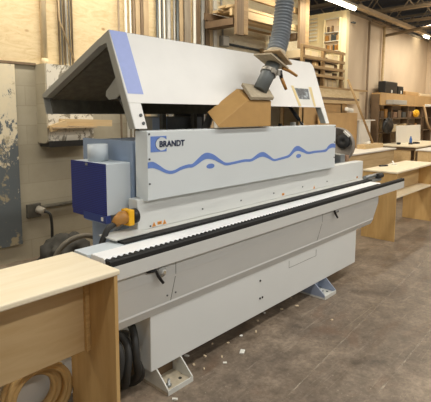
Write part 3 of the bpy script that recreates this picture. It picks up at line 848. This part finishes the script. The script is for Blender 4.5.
# conduits fixed above the cabinet
for i, (x, r, m, n) in enumerate(((2.637, 0.0105, 'conduit_brown', 'brownish'), (2.672, 0.009, 'conduit', 'grey'), (2.705, 0.009, 'conduit_brown', 'brown'), (2.730, 0.011, 'whitepaint', 'pale'), (2.768, 0.009, 'conduit', 'grey'), (2.80, 0.011, 'conduit_brown', 'brown'))):
    bm = B(); y = 4.745
    tube(bm, [(x, y, 2.14), (x, y, 4.55)], r, 8)
    tag(ob('conduit', bm, m), '%s thin wall conduit left of the hood top, %s of six from left' % (n, ORD[i]), 'conduit', 'conduits left of the hood top')
bm = B(); tube(bm, [(2.62, 4.715, 3.2), (2.63, 4.715, 2.62), (2.80, 4.715, 2.20)], 0.008, 8)
tag(ob('conduit', bm, 'board_tan'), 'thin tan cable slanting across the wall conduits', 'cable')
bm = B(); cyl(bm, (2.455, 4.735, 2.14), (2.455, 4.735, 4.5), 0.030, n=14); cyl(bm, (2.455, 4.735, 2.13), (2.455, 4.735, 2.19), 0.036, n=14)
tag(ob('drain_pipe', bm, 'boxcream'), 'cream vertical pipe on the plywood wall above the peeling cabinet', 'pipe')

# long stock standing against the wall behind the hood
ST = [('p', 3.431, 0.013, 'conduit_brown', 'thin brown pipe'), ('p', 3.537, 0.017, 'whitepaint', 'pale pipe'), ('p', 3.606, 0.0125, 'whitepaint', 'thin pale pipe'), ('p', 3.653, 0.0165, 'board_brown', 'dark brown pole'),
      ('b', 3.725, 0.070, 'board_tan', 'tan board'), ('b', 3.792, 0.040, 'board_brown', 'narrow brown board'), ('b', 3.862, 0.085, 'board_tan', 'wide tan board'), ('p', 4.045, 0.016, 'darksteel', 'dark steel pipe'),
      ('p', 4.090, 0.0145, 'whitepaint', 'thin white pipe'), ('p', 4.130, 0.012, 'darksteel', 'thin dark pipe'), ('p', 4.170, 0.0145, 'whitepaint', 'thin white pipe'), ('p', 4.255, 0.034, 'conduit', 'thick grey pipe'), ('p', 4.350, 0.015, 'conduit', 'thin grey pipe'),
      ('p', 4.413, 0.021, 'darksteel', 'dark grey pipe'), ('b', 4.490, 0.068, 'board_tan', 'tan board'), ('b', 4.616, 0.120, 'board_grey', 'wide grey-brown board'), ('p', 4.747, 0.024, 'whitepaint', 'white pipe'),
      ('b', 4.825, 0.075, 'board_brown', 'dark brown board'), ('p', 4.920, 0.030, 'conduit', 'grey pipe'), ('b', 5.02, 0.06, 'board_brown', 'dark brown board'), ('b', 5.108, 0.066, 'board_tan', 'tan board'), ('b', 5.197, 0.072, 'whitepaint', 'white painted board')]
for i, (k, x, w, m, n) in enumerate(ST):
    bm = B()
    if k == 'p':
        cyl(bm, (x, 4.70, 0.0), (x + random.uniform(-.01, .01), 4.735, 3.9), w, n=12)
    else:
        loft(bm, [(x - w / 2, 4.69, 0), (x + w / 2, 4.69, 0), (x + w / 2, 4.715, 0), (x - w / 2, 4.715, 0)], [(x - w / 2, 4.735, 3.9), (x + w / 2, 4.735, 3.9), (x + w / 2, 4.76, 3.9), (x - w / 2, 4.76, 3.9)])
    tag(ob('metal_pipe' if k == 'p' else 'wooden_board', bm, m), '%s standing upright against the wall behind hood, %s from left' % (n, ORD[i]), 'pipe' if k == 'p' else 'board', 'long stock standing behind the hood')
# electrical box with conduits
bm = B(); tube(bm, [(5.395, 4.75, 2.80), (5.40, 4.75, 3.1), (5.36, 4.75, 3.2), (5.36, 4.75, 4.5)], 0.016, 8)
tag(ob('conduit', bm, 'conduit'), 'grey conduit rising from the electrical box right of the uprights', 'conduit')
eb = empty('junction_box', (5.42, 4.74, 2.66), 'grey electrical junction box on the white wall right of the uprights', 'electrical box')
ob('box_body', box(B(), 5.34, 5.50, 4.70, 4.77, 2.64, 2.80), 'conduit', eb, 0.006)
ob('cover', box(B(), 5.355, 5.485, 4.692, 4.70, 2.655, 2.785), 'whitepaint', eb, 0.003)
bm = B(); tube(bm, [(5.505, 4.75, 2.69), (7.84, 4.75, 2.66)], 0.020, 8)
tag(ob('conduit', bm, 'darksteel'), 'dark horizontal conduit running right from the junction box behind the ribbed hose', 'conduit')

# ------------------------------------------------------------------ overhead lumber rack
rk = empty('overhead_lumber_rack', (5.7, 4.2, 2.65), 'hanging wooden lumber rack behind the ribbed hose', 'rack')
for x0, x1, zb in ((4.83, 5.08, 2.67), (6.42, 6.70, 2.66)):
    p_ = ob('hanging_post', box(B(), x0, x0 + (x1 - x0) * 0.62, 4.0, 4.045, zb, 4.6), 'lumber_up', rk, 0.003)
    bm = B(); box(bm, x0 + (x1 - x0) * 0.62, x1, 4.0, 4.09, zb + 0.02, 4.6); tag(ob('side_board', bm, 'lumber', p_), 'paler board nailed beside the post')
    bm = B(); box(bm, x0 + 0.03, x1 - 0.03, 4.09, 4.62, 2.82, 2.91); ob('arm', bm, 'shelfbrown', rk)
for z0, z1, y, m in ((2.94, 3.04, 4.10, 'lumber_pale'), (3.22, 3.31, 4.10, 'lumber')):
    ob('front_rail', box(B(), 4.85, 6.68, y, y + 0.045, z0, z1), m, rk, 0.003)
ob('rear_rail', box(B(), 4.85, 6.68, 4.59, 4.63, 2.94, 3.04), 'shelfbrown', rk)
bi = 0
for z, n in ((3.045, 3), (3.09, 3), (2.915, 3)):
    for k in range(n):
        y = 4.20 + k * 0.13
        bm = B(); box(bm, 4.95 + random.uniform(0, .2), 6.6 - random.uniform(0, .2), y, y + 0.11, z, z + 0.035)
        lv = {3.045: 'second', 3.09: 'top', 2.915: 'lowest'}[z]
        tag(ob('stored_board', bm, random.choice(['lumber_pale', 'lumber', 'whitepaint'])), 'long board stored in the hanging rack, %s layer, %s back from the front' % (lv, ORD[k]), 'board', 'boards in the hanging rack')

# standing rack with cartons
rr = empty('storage_rack', (7.0, 4.2, 0), 'tall wooden storage rack full of cartons left of the cream room', 'rack')
for x in (6.30, 6.955, 7.62):
    for y in (3.85, 4.65):
        ob('post', box(B(), x, x + 0.05, y, y + 0.06, 0, 2.70), 'lumber', rr, 0.003)
for z in (2.665, 2.505, 2.365, 2.235):
    ob('rail', box(B(), 6.25, 7.67, 3.82, 3.849, z - 0.022, z + 0.022), 'lumber', rr, 0.002)
    if z < 2.6:
        ob('shelf_board', box(B(), 6.36, 7.61, 3.92, 4.64, z - 0.02, z), 'board_brown', rr)
ob('shelf_board', box(B(), 6.36, 7.61, 3.92, 4.64, 2.03, 2.055), 'board_brown', rr)
ob('rail', box(B(), 6.25, 8.68, 3.82, 3.849, 2.03, 2.065), 'lumber', rr, 0.002)
ob('infill_board', box(B(), 6.25, 8.30, 3.825, 3.845, 1.89, 2.03), 'osb', rr)
ob('rail', box(B(), 6.25, 8.30, 3.815, 3.849, 1.845, 1.885), 'board_brown', rr, 0.002)
ob('rail', box(B(), 6.25, 8.30, 3.805, 3.849, 1.785, 1.84), 'lumber_pale', rr, 0.002)
ob('infill_board', box(B(), 6.25, 7.86, 3.85, 3.87, 1.2, 1.785), 'card', rr)
CT = []
for z, h in ((2.506, 0.125), (2.366, 0.105), (2.236, 0.09), (2.056, 0.15)):
    if z > 2.5:
        CT += [(6.42, 6.90, z, h, 'boxcream', 'flat cream carton'), (7.03, 7.22, z, h * 0.5, 'bag', 'low grey carton'), (7.24, 7.58, z, h, 'boxcream', 'cream carton')]
    elif z > 2.3:
        CT += [(6.42, 6.70, z, h, 'bag', 'dark carton'), (6.72, 6.92, z, h, 'card', 'brown carton'), (7.02, 7.12, z, h, 'black', 'black carton'), (7.15, 7.48, z, h * 0.95, 'boxcream', 'cream carton'), (7.50, 7.59, z, h, 'shelfbrown', 'dark brown carton')]
    elif z > 2.1:
        CT += [(6.42, 6.62, z, h, 'black', 'black carton'), (6.65, 6.92, z, h, 'boxcream', 'cream carton'), (7.02, 7.11, z, h, 'black', 'black carton'), (7.14, 7.42, z, h * 0.9, 'boxcream', 'cream carton'), (7.45, 7.59, z, h, 'shelfbrown', 'dark brown carton')]
    else:
        CT += [(6.42, 6.90, z, h, 'card', 'brown carton'), (7.02, 7.25, z, h, 'boxcream', 'cream carton'), (7.27, 7.59, z, h, 'boxcream', 'wide cream carton')]
LV = {2.506: 'top', 2.366: 'second', 2.236: 'third', 2.056: 'lowest'}
for i, (x0, x1, z, h, m, n) in enumerate(CT):
    k = [q for q in CT if q[2] == z].index(CT[i])
    r_ = empty('carton', ((x0 + x1) / 2, 4.1, z), '%s on the %s shelf of the wooden rack, %s from left' % (n, LV[z], ORD[k]), 'box', 'cartons on the wooden rack')
    ob('carton_body', box(B(), x0, x1, 3.93, 4.35, z, z + h), m, r_, 0.004)
    if m in ('card', 'boxcream'):
        ob('tape_strip', box(B(), (x0 + x1) / 2 - 0.02, (x0 + x1) / 2 + 0.02, 3.928, 3.93, z + h * 0.1, z + h * 0.98), 'masking', r_)

# book display on the cream end wall
bd = empty('wall_shelf', (7.86, 4.18, 2.75), 'tall pale display shelf high on the cream end wall', 'shelf')
ob('back_board', box(B(), 7.868, 7.879, 4.02, 4.34, 2.76, 3.36), 'plaster', bd)
for y in (4.02, 4.335):
    ob('side', box(B(), 7.80, 7.868, y, y + 0.012, 2.76, 3.36), 'roomcream', bd)
for z in (2.76, 2.94, 3.10, 3.35):
    ob('shelf', box(B(), 7.80, 7.868, 4.032, 4.335, z, z + 0.012), 'whitepaint', bd)
bk = 0
for z, ys, lv in ((3.112, (4.29, 4.265, 4.20, 4.175), 'top'), (2.952, (4.30, 4.27, 4.18, 4.15, 4.11, 4.07), 'middle'), (2.772, (4.28, 4.25, 4.17, 4.14, 4.10, 4.06), 'bottom')):
    for k, y in enumerate(ys):
        h = random.uniform(0.08, 0.125)
        tag(ob('booklet', box(B(), 7.81, 7.86, y - 0.012, y + 0.012, z, z + h), random.choice(['card', 'brass', 'shelfbrown', 'boxcream', 'darksteel'])),
            'small booklet on the %s row of the high display shelf, %s from left' % (lv, ORD[k]), 'book', 'booklets on the display shelf')
tag(ob('yellow_note', box(B(), 7.862, 7.868, 4.06, 4.11, 3.22, 3.31), 'boxcream'), 'pale note pinned at the top right of the display shelf', 'note')
lo = empty('wall_louver', (7.86, 4.62, 2.95), 'white slatted vent on the cream wall beside the hanging post', 'vent')
ob('vent_frame', box(B(), 7.868, 7.879, 4.50, 4.74, 2.95, 3.46), 'roomcream', lo)
for k in range(7):
    z = 2.99 + 0.066 * k
    ob('slat', loft(B(), [(7.868, 4.51, z + 0.03), (7.868, 4.73, z + 0.03), (7.868, 4.73, z + 0.036), (7.868, 4.51, z + 0.036)], [(7.835, 4.51, z), (7.835, 4.73, z), (7.835, 4.73, z + 0.006), (7.835, 4.51, z + 0.006)]), 'whitepaint', lo)
bm = B(); cyl(bm, (8.05, 3.924, 3.285), (8.05, 3.88, 3.285), 0.012, n=10); cyl(bm, (8.03, 3.875, 3.28), (8.08, 3.85, 3.27), 0.020, n=12)
tag(ob('security_camera', bm, 'darksteel'), 'small dark camera high on the plaster wall near the room corner', 'camera')
for x, r, m, lab in ((8.746, 0.022, 'board_brown', 'brown vertical pipe on the plaster wall nearest the room corner'), (9.484, 0.03, 'lumber_pale', 'tan vertical pipe on the plaster wall right of the brown one')):
    bm = B(); cyl(bm, (x, 3.87, 0.0), (x, 3.87, 3.40), r, n=12); tag(ob('wall_pipe', bm, m), lab, 'pipe')
bm = B(); tube(bm, [(8.75, 3.80, 3.41), (9.6, 3.80, 3.41)], 0.03, 8)
tag(ob('wall_pipe', bm, 'board_brown'), 'short brown horizontal pipe under the wall top', 'pipe')
bm = B(); cyl(bm, (9.484, 3.83, 3.22), (9.484, -0.5, 3.62), 0.03, n=8)
tag(ob('ceiling_pipe', bm, 'conduit_brown'), 'long brown pipe running from the wall pipe out under the joists', 'pipe')

# ------------------------------------------------------------------ far worktables and shelving
wt = empty('white_topped_table', (7.8, 3.45, 0), 'plywood table with white top behind the machine outfeed', 'table')
ob('table_top', box(B(), 6.30, 8.60, 3.18, 3.72, 0.94, 0.965), 'whiteboard', wt, 0.003)
ob('front_panel', box(B(), 6.36, 8.56, 3.21, 3.23, 0.12, 0.94), 'lumber_pale', wt)
for x in (6.36, 8.54):
    ob('end_panel', box(B(), x, x + 0.02, 3.231, 3.70, 0, 0.94), 'lumber_pale', wt)
bm = B(); obox(bm, (8.25, 3.54, 1.005), 0.75, 0.17, 0.08, Matrix.Rotation(-0.03, 3, 'Z')); tag(ob('wood_block', bm, 'lumber_pale', bevel=0.004), 'pale wood block lying on the white topped table', 'wood block')
bm = B(); cyl(bm, (8.26, 3.50, 1.062), (7.72, 3.78, 2.22), 0.020, n=10); tag(ob('wooden_pole', bm, 'lumber'), 'thin wooden pole leaning from the wood block against the rack', 'pole')
bm = B()
obox(bm, (8.10, 3.53, 1.062), 0.09, 0.08, 0.03); obox(bm, (8.15, 3.53, 1.085), 0.06, 0.06, 0.02)
tag(ob('rag', bm, 'paper', bevel=0.012), 'small white rag on the wood block beside the leaning pole', 'rag')
bm = B(); loft(bm, [(6.7, 3.765, 0), (8.15, 3.765, 0), (8.15, 3.785, 0), (6.7, 3.785, 0)], [(6.7, 3.772, 1.62), (8.15, 3.772, 1.62), (8.15, 3.79, 1.62), (6.7, 3.79, 1.62)])
tag(ob('plywood_sheet', bm, 'card'), 'brown sheet standing behind the round reel against the rack', 'sheet')
tag(ob('foam_offcut', obox(B(), (7.80, 3.772, 1.675), 0.28, 0.06, 0.07, Matrix.Rotation(0.1, 3, 'Y')), 'paper', bevel=0.02), 'white offcut resting on top of the brown sheet', 'offcut')
wc = empty('white_cabinet', (8.5, 3.75, 0), 'white narrow cabinet between the brown sheet and shelving', 'cabinet')
ob('carcass', box(B(), 8.20, 8.68, 3.74, 3.92, 0, 1.47), 'whiteboard', wc)
ob('lid', box(B(), 8.17, 8.86, 3.72, 3.92, 1.47, 1.49), 'whiteboard', wc)
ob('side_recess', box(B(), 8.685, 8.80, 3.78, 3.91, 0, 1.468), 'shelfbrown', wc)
ob('handle', box(B(), 8.52, 8.54, 3.725, 3.74, 1.28, 1.36), 'darksteel', wc)

sh = empty('wall_shelving', (10.3, 3.75, 0), 'long brown storage shelving with plywood header along the plaster wall', 'shelving')
ob('header', box(B(), 8.95, 12.3, 3.66, 3.69, 1.78, 2.03), 'card', sh)
ob('top_board', box(B(), 8.95, 12.3, 3.69, 3.86, 2.0, 2.03), 'card', sh)
for x in (8.95, 9.62, 10.6, 11.55, 12.25):
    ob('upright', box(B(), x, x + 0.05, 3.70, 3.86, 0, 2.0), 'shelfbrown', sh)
for z in (1.50, 1.20, 0.85, 0.4):
    ob('shelf', box(B(), 9.0, 12.25, 3.70, 3.86, z, z + 0.025), 'board_brown', sh)
ob('back_board', box(B(), 9.0, 12.25, 3.86, 3.868, 0, 1.99), 'shelfbrown', sh) if False else None
tag(ob('parts_bin', box(B(), 9.05, 9.82, 3.50, 3.655, 1.80, 1.89), 'greybin', bevel=0.006), 'grey long bin in front of the plywood header', 'bin') if False else None
SHI = [(9.08, 0.16, 1.527, 0.14, 'shelfbrown', 'dark brown parts box'), (9.28, 0.14, 1.527, 0.18, 'brass', 'tan parts box'), (9.46, 0.12, 1.527, 0.12, 'bag', 'dark parts box'),
       (9.75, 0.2, 1.527, 0.12, 'brownbits', 'brown parts box'), (10.0, 0.2, 1.527, 0.16, 'shelfbrown', 'dark parts box'), (10.28, 0.2, 1.527, 0.12, 'darksteel', 'grey parts box'), (10.72, 0.25, 1.527, 0.14, 'brownbits', 'brown parts box'), (11.1, 0.3, 1.527, 0.13, 'shelfbrown', 'dark parts box'),
       (9.72, 0.3, 1.227, 0.15, 'boxcream', 'cream parts box'), (10.08, 0.26, 1.227, 0.13, 'boxcream', 'cream parts box'), (10.38, 0.18, 1.227, 0.16, 'lumber_pale', 'pale parts box'), (10.75, 0.3, 1.227, 0.17, 'shelfbrown', 'dark parts box'), (11.1, 0.14, 1.227, 0.16, 'brass', 'tan parts box'), (11.3, 0.22, 1.227, 0.12, 'greybin', 'grey parts box')]
for i, (x, w, z, h, m, n) in enumerate(SHI):
    row = [q for q in SHI if q[2] == z]
    tag(ob('parts_box', box(B(), x, x + w, 3.70, 3.85, z, z + h), m, bevel=0.008), '%s on the %s row of wall shelving, %s from left' % (n, 'upper' if z > 1.4 else 'lower', ORD[row.index(SHI[i])]), 'box', 'parts boxes on the wall shelving')
tag(ob('parts_bin', box(B(), 9.20, 9.95, 3.50, 3.66, 1.80, 1.89), 'greybin', bevel=0.006), 'long pale grey bin fixed on the plywood header', 'bin')
tag(ob('parts_bin', box(B(), 11.6, 12.2, 3.50, 3.66, 1.78, 1.84), 'paper', bevel=0.006), 'white bin at the right end of the plywood header', 'bin')
bm = B(); bmesh.ops.create_icosphere(bm, subdivisions=3, radius=1.0)
for v in bm.verts:
    c = v.co * (1 + noise.noise(v.co * 3) * 0.25); v.co = Vector((10.95 + c.x * 0.16, 3.635 + c.y * 0.05, 1.62 + c.z * 0.085))
tag(ob('yellow_bundle', bm, 'yellow'), 'bright yellow bundle hanging on the wall shelving', 'bundle')
bm = B(); bmesh.ops.create_icosphere(bm, subdivisions=3, radius=1.0)
for v in bm.verts:
    c = v.co * (1 + noise.noise(v.co * 2) * 0.2); v.co = Vector((9.22 + c.x * 0.26, 3.595 + c.y * 0.05, 1.37 + c.z * 0.16))
tag(ob('black_sack', bm, 'black'), 'round black sack hanging left on the wall shelving', 'sack')
# black cases and cartons on top of the shelving
for x0, x1, h, m, nm, lab in ((9.18, 9.85, 0.24, 'black', 'tool_case', 'larger black case on top of the wall shelving'), (9.88, 10.2, 0.17, 'black', 'tool_case', 'smaller black case beside the larger one on the shelving'),
                              (10.35, 11.2, 0.08, 'card', 'flat_carton', 'flat brown carton lying on top of the wall shelving'), (11.3, 12.1, 0.06, 'boxcream', 'flat_carton', 'flat cream carton at right on top of the shelving')):
    o = empty(nm, ((x0 + x1) / 2, 3.77, 2.03), lab, 'case' if 'case' in nm else 'box')
    ob('body', box(B(), x0, x1, 3.68, 3.83, 2.03, 2.03 + h), m, o, 0.012)
    if nm == 'tool_case':
        ob('lid_edge', box(B(), x0 + 0.01, x1 - 0.01, 3.672, 3.68, 2.03 + h * 0.62, 2.03 + h * 0.68), 'rubber', o)
        ob('latch', box(B(), (x0 + x1) / 2 - 0.02, (x0 + x1) / 2 + 0.03, 3.668, 3.68, 2.04, 2.10), 'paper', o)

dk = empty('assembly_desk', (9.6, 3.2, 0), 'plywood assembly desk with dark slots in front of the shelving', 'desk')
ob('desk_top', box(B(), 8.75, 10.9, 2.86, 3.63, 0.975, 1.0), 'birch', dk, 0.003)
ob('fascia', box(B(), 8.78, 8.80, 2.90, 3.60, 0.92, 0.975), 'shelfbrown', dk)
for y0, y1 in ((2.98, 3.30), (3.40, 3.60)):
    ob('front_panel', box(B(), 8.80, 8.82, y0, y1, 0.05, 0.92), 'birch_dark', dk)
for y in (2.90, 3.30, 3.38):
    ob('divider', box(B(), 8.82, 10.8, y, y + 0.02, 0, 0.975), 'birch_dark', dk)
ob('back_panel', box(B(), 8.9, 8.92, 2.93, 3.60, 0, 0.92), 'black', dk) if False else None
cbx = empty('cubby_unit', (9.7, 2.7, 0), 'open plywood cubby unit with white top right of the assembly desk', 'cabinet')
ob('unit_top', box(B(), 8.62, 10.9, 2.50, 2.84, 0.93, 0.955), 'whiteboard', cbx, 0.003)
for x in (8.64, 9.15, 9.7, 10.3, 10.86):
    ob('divider', box(B(), x, x + 0.025, 2.51, 2.80, 0, 0.93), 'birch_dark', cbx)
ob('unit_back', box(B(), 8.64, 10.885, 2.80, 2.82, 0, 0.93), 'board_brown', cbx)
ob('unit_floor', box(B(), 8.67, 10.86, 2.51, 2.80, 0.45, 0.47), 'board_brown', cbx)
bm = B(); loft(bm, [(9.30, 3.44, 1.001), (10.74, 3.44, 1.001), (10.74, 3.455, 1.001), (9.30, 3.455, 1.001)], [(9.27, 3.445, 1.365), (10.70, 3.445, 1.365), (10.70, 3.46, 1.365), (9.27, 3.46, 1.365)])
tag(ob('white_sheet', bm, 'whiteboard'), 'white sheet standing on the assembly desk against the shelving', 'sheet')
bt = empty('spray_bottle', (9.35, 3.18, 1.0), 'small blue bottle standing on the assembly desk', 'bottle')
bm = B(); lathe(bm, (9.35, 3.18, 1.0), (0, 0, 1), [(0.0005, 0), (0.04, 0), (0.04, 0.03), (0.0005, 0.03)], 14); ob('bottle_base', bm, 'black', bt)
bm = B(); lathe(bm, (9.35, 3.18, 1.030), (0, 0, 1), [(0.0005, 0), (0.027, 0), (0.027, 0.08), (0.014, 0.10), (0.014, 0.13), (0.0005, 0.13)], 14); ob('bottle_body', bm, 'blue', bt)
for x, y, a, l, lab in ((9.20, 3.36, 0.3, 0.26, 'dark hand tool left of the blue bottle on the desk'), (9.62, 3.17, -0.2, 0.24, 'dark hand tool right of the blue bottle on the desk')):
    bm = B(); obox(bm, (x, y, 1.013), l, 0.05, 0.026, Matrix.Rotation(a, 3, 'Z')); obox(bm, (x, y, 1.018), l * 0.4, 0.07, 0.036, Matrix.Rotation(a, 3, 'Z')); tag(ob('hand_tool', bm, 'black', bevel=0.004), lab, 'tool')
bm = B(); tube(bm, spline([(11.35, 3.60, 1.80), (11.36, 3.55, 1.6), (11.40, 3.52, 1.40), (11.62, 3.50, 1.22), (11.95, 3.48, 1.14), (12.3, 3.45, 1.12)]), 0.028, 10)
tag(ob('air_hose', bm, 'rope'), 'tan air hose hanging down the right part of the shelving', 'hose')

# wood chips and litter on the floor
CH = [(1.606, 1.760), (1.926, 1.928), (1.937, 1.849), (2.285, 1.949), (2.425, 1.945), (2.547, 1.901), (2.119, 1.859), (3.142, 1.922), (2.078, 1.797), (3.105, 1.581), (3.906, 2.09), (2.7, 2.0), (2.85, 2.05), (3.0, 1.98), (2.2, 2.02), (2.36, 2.08),
      (1.97, 2.04), (2.62, 2.12), (3.25, 2.05), (2.05, 1.95)]
ch0 = None
for i, (x, y) in enumerate(CH):
    bm = B(); obox(bm, (x, y, 0.003), random.uniform(.014, .034), random.uniform(.008, .016), 0.006, Matrix.Rotation(random.uniform(0, 3), 3, 'Z'))
    tag(ob('wood_chip', bm, 'chip' if i % 4 else 'paper'), 'small pale wood chip lying on the concrete along the machine base', 'wood chip', 'wood chips along the machine base')
bm = B(); obox(bm, (2.26, 1.80, 0.003), 0.05, 0.03, 0.006, Matrix.Rotation(0.5, 3, 'Z')); tag(ob('paper_scrap', bm, 'paper'), 'crumpled white scrap on the floor in front of the machine base', 'scrap')
# saw joint and paint scuff lines in the floor
for nm, q in (('trim_3', [(2.0, 1.300), (5.4, 1.545), (5.4, 1.555), (2.0, 1.308)]), ('trim_4', [(2.4, 0.93), (4.6, 0.975), (4.6, 0.984), (2.4, 0.942)])):
    bm = B(); bm.faces.new([bm.verts.new((x, y, 0.0012)) for x, y in q]); struct(nm, bm, 'scuff')

# ------------------------------------------------------------------ light
def area(name, loc, sx, sy, power, col, rot=(0, 0, 0)):
    l = bpy.data.lights.new(name, 'AREA'); l.shape = 'RECTANGLE'; l.size = sx; l.size_y = sy; l.energy = power; l.color = col
    o = bpy.data.objects.new(name, l); COL.objects.link(o); o.location = loc; o.rotation_euler = rot
    return o
WARM = (1.0, 0.93, 0.80)
area('strip_lamp_wall', (2.4, 3.9, 3.75), 5.4, 0.15, 120, WARM)
area('strip_lamp_rack', (6.6, 3.70, 3.40), 2.3, 0.1, 36, (1.0, 0.92, 0.76))
area('strip_lamp_far', (10.6, 3.0, 3.40), 2.4, 0.15, 55, (1.0, 0.92, 0.78))
area('strip_lamp_aisle', (2.5, 0.5, 3.9), 7.0, 0.25, 120, (1.0, 0.975, 0.93))
area('strip_lamp_front', (3.0, -2.6, 3.9), 8.0, 0.25, 190, (1.0, 0.975, 0.93))
area('added_upglow_fill', (8.5, 1.5, 3.75), 6.0, 3.0, 120, (1.0, 0.93, 0.82), (math.pi, 0, 0))  # added upward fill to brighten deck and joists, not a fixture
area('strip_lamp_aisle_far', (8.5, 0.1, 3.9), 5.0, 0.25, 105, (1.0, 0.93, 0.82))
area('added_left_fill', (-3.2, 2.4, 3.4), 0.25, 4.0, 45, (1.0, 0.95, 0.86))  # added fill from the left to lighten the space under the bench
wd = bpy.data.worlds.new('workshop'); SC.world = wd; wd.use_nodes = True
bg = wd.node_tree.nodes['Background']
bg.inputs['Color'].default_value = (0.95, 0.97, 1.0, 1); bg.inputs['Strength'].default_value = 0.17

# ------------------------------------------------------------------ camera
cam = bpy.data.cameras.new('camera'); co = bpy.data.objects.new('camera', cam); COL.objects.link(co)
yaw, pit, rol = 0.736525, 0.114796, 0.002840
fw = Vector((math.cos(yaw) * math.cos(pit), math.sin(yaw) * math.cos(pit), -math.sin(pit)))
r = Vector((math.sin(yaw), -math.cos(yaw), 0)); u = r.cross(fw)
r2 = r * math.cos(rol) + u * math.sin(rol); u2 = u * math.cos(rol) - r * math.sin(rol)
mat = Matrix((r2, u2, -fw)).transposed().to_4x4(); mat.translation = Vector((0, 0, 1.6))
co.matrix_world = mat
cam.sensor_fit = 'HORIZONTAL'; cam.sensor_width = 36.0; cam.lens = 450.667 / 431 * 36.0
cam.shift_y = (165.64 - 201.0) / 431.0; cam.clip_start = 0.05
SC.camera = co
SC.view_settings.view_transform = 'Standard'; SC.view_settings.look = 'None'
SC.view_settings.gamma = 1.0; SC.view_settings.use_curve_mapping = False
SC.view_settings.exposure = 0.06
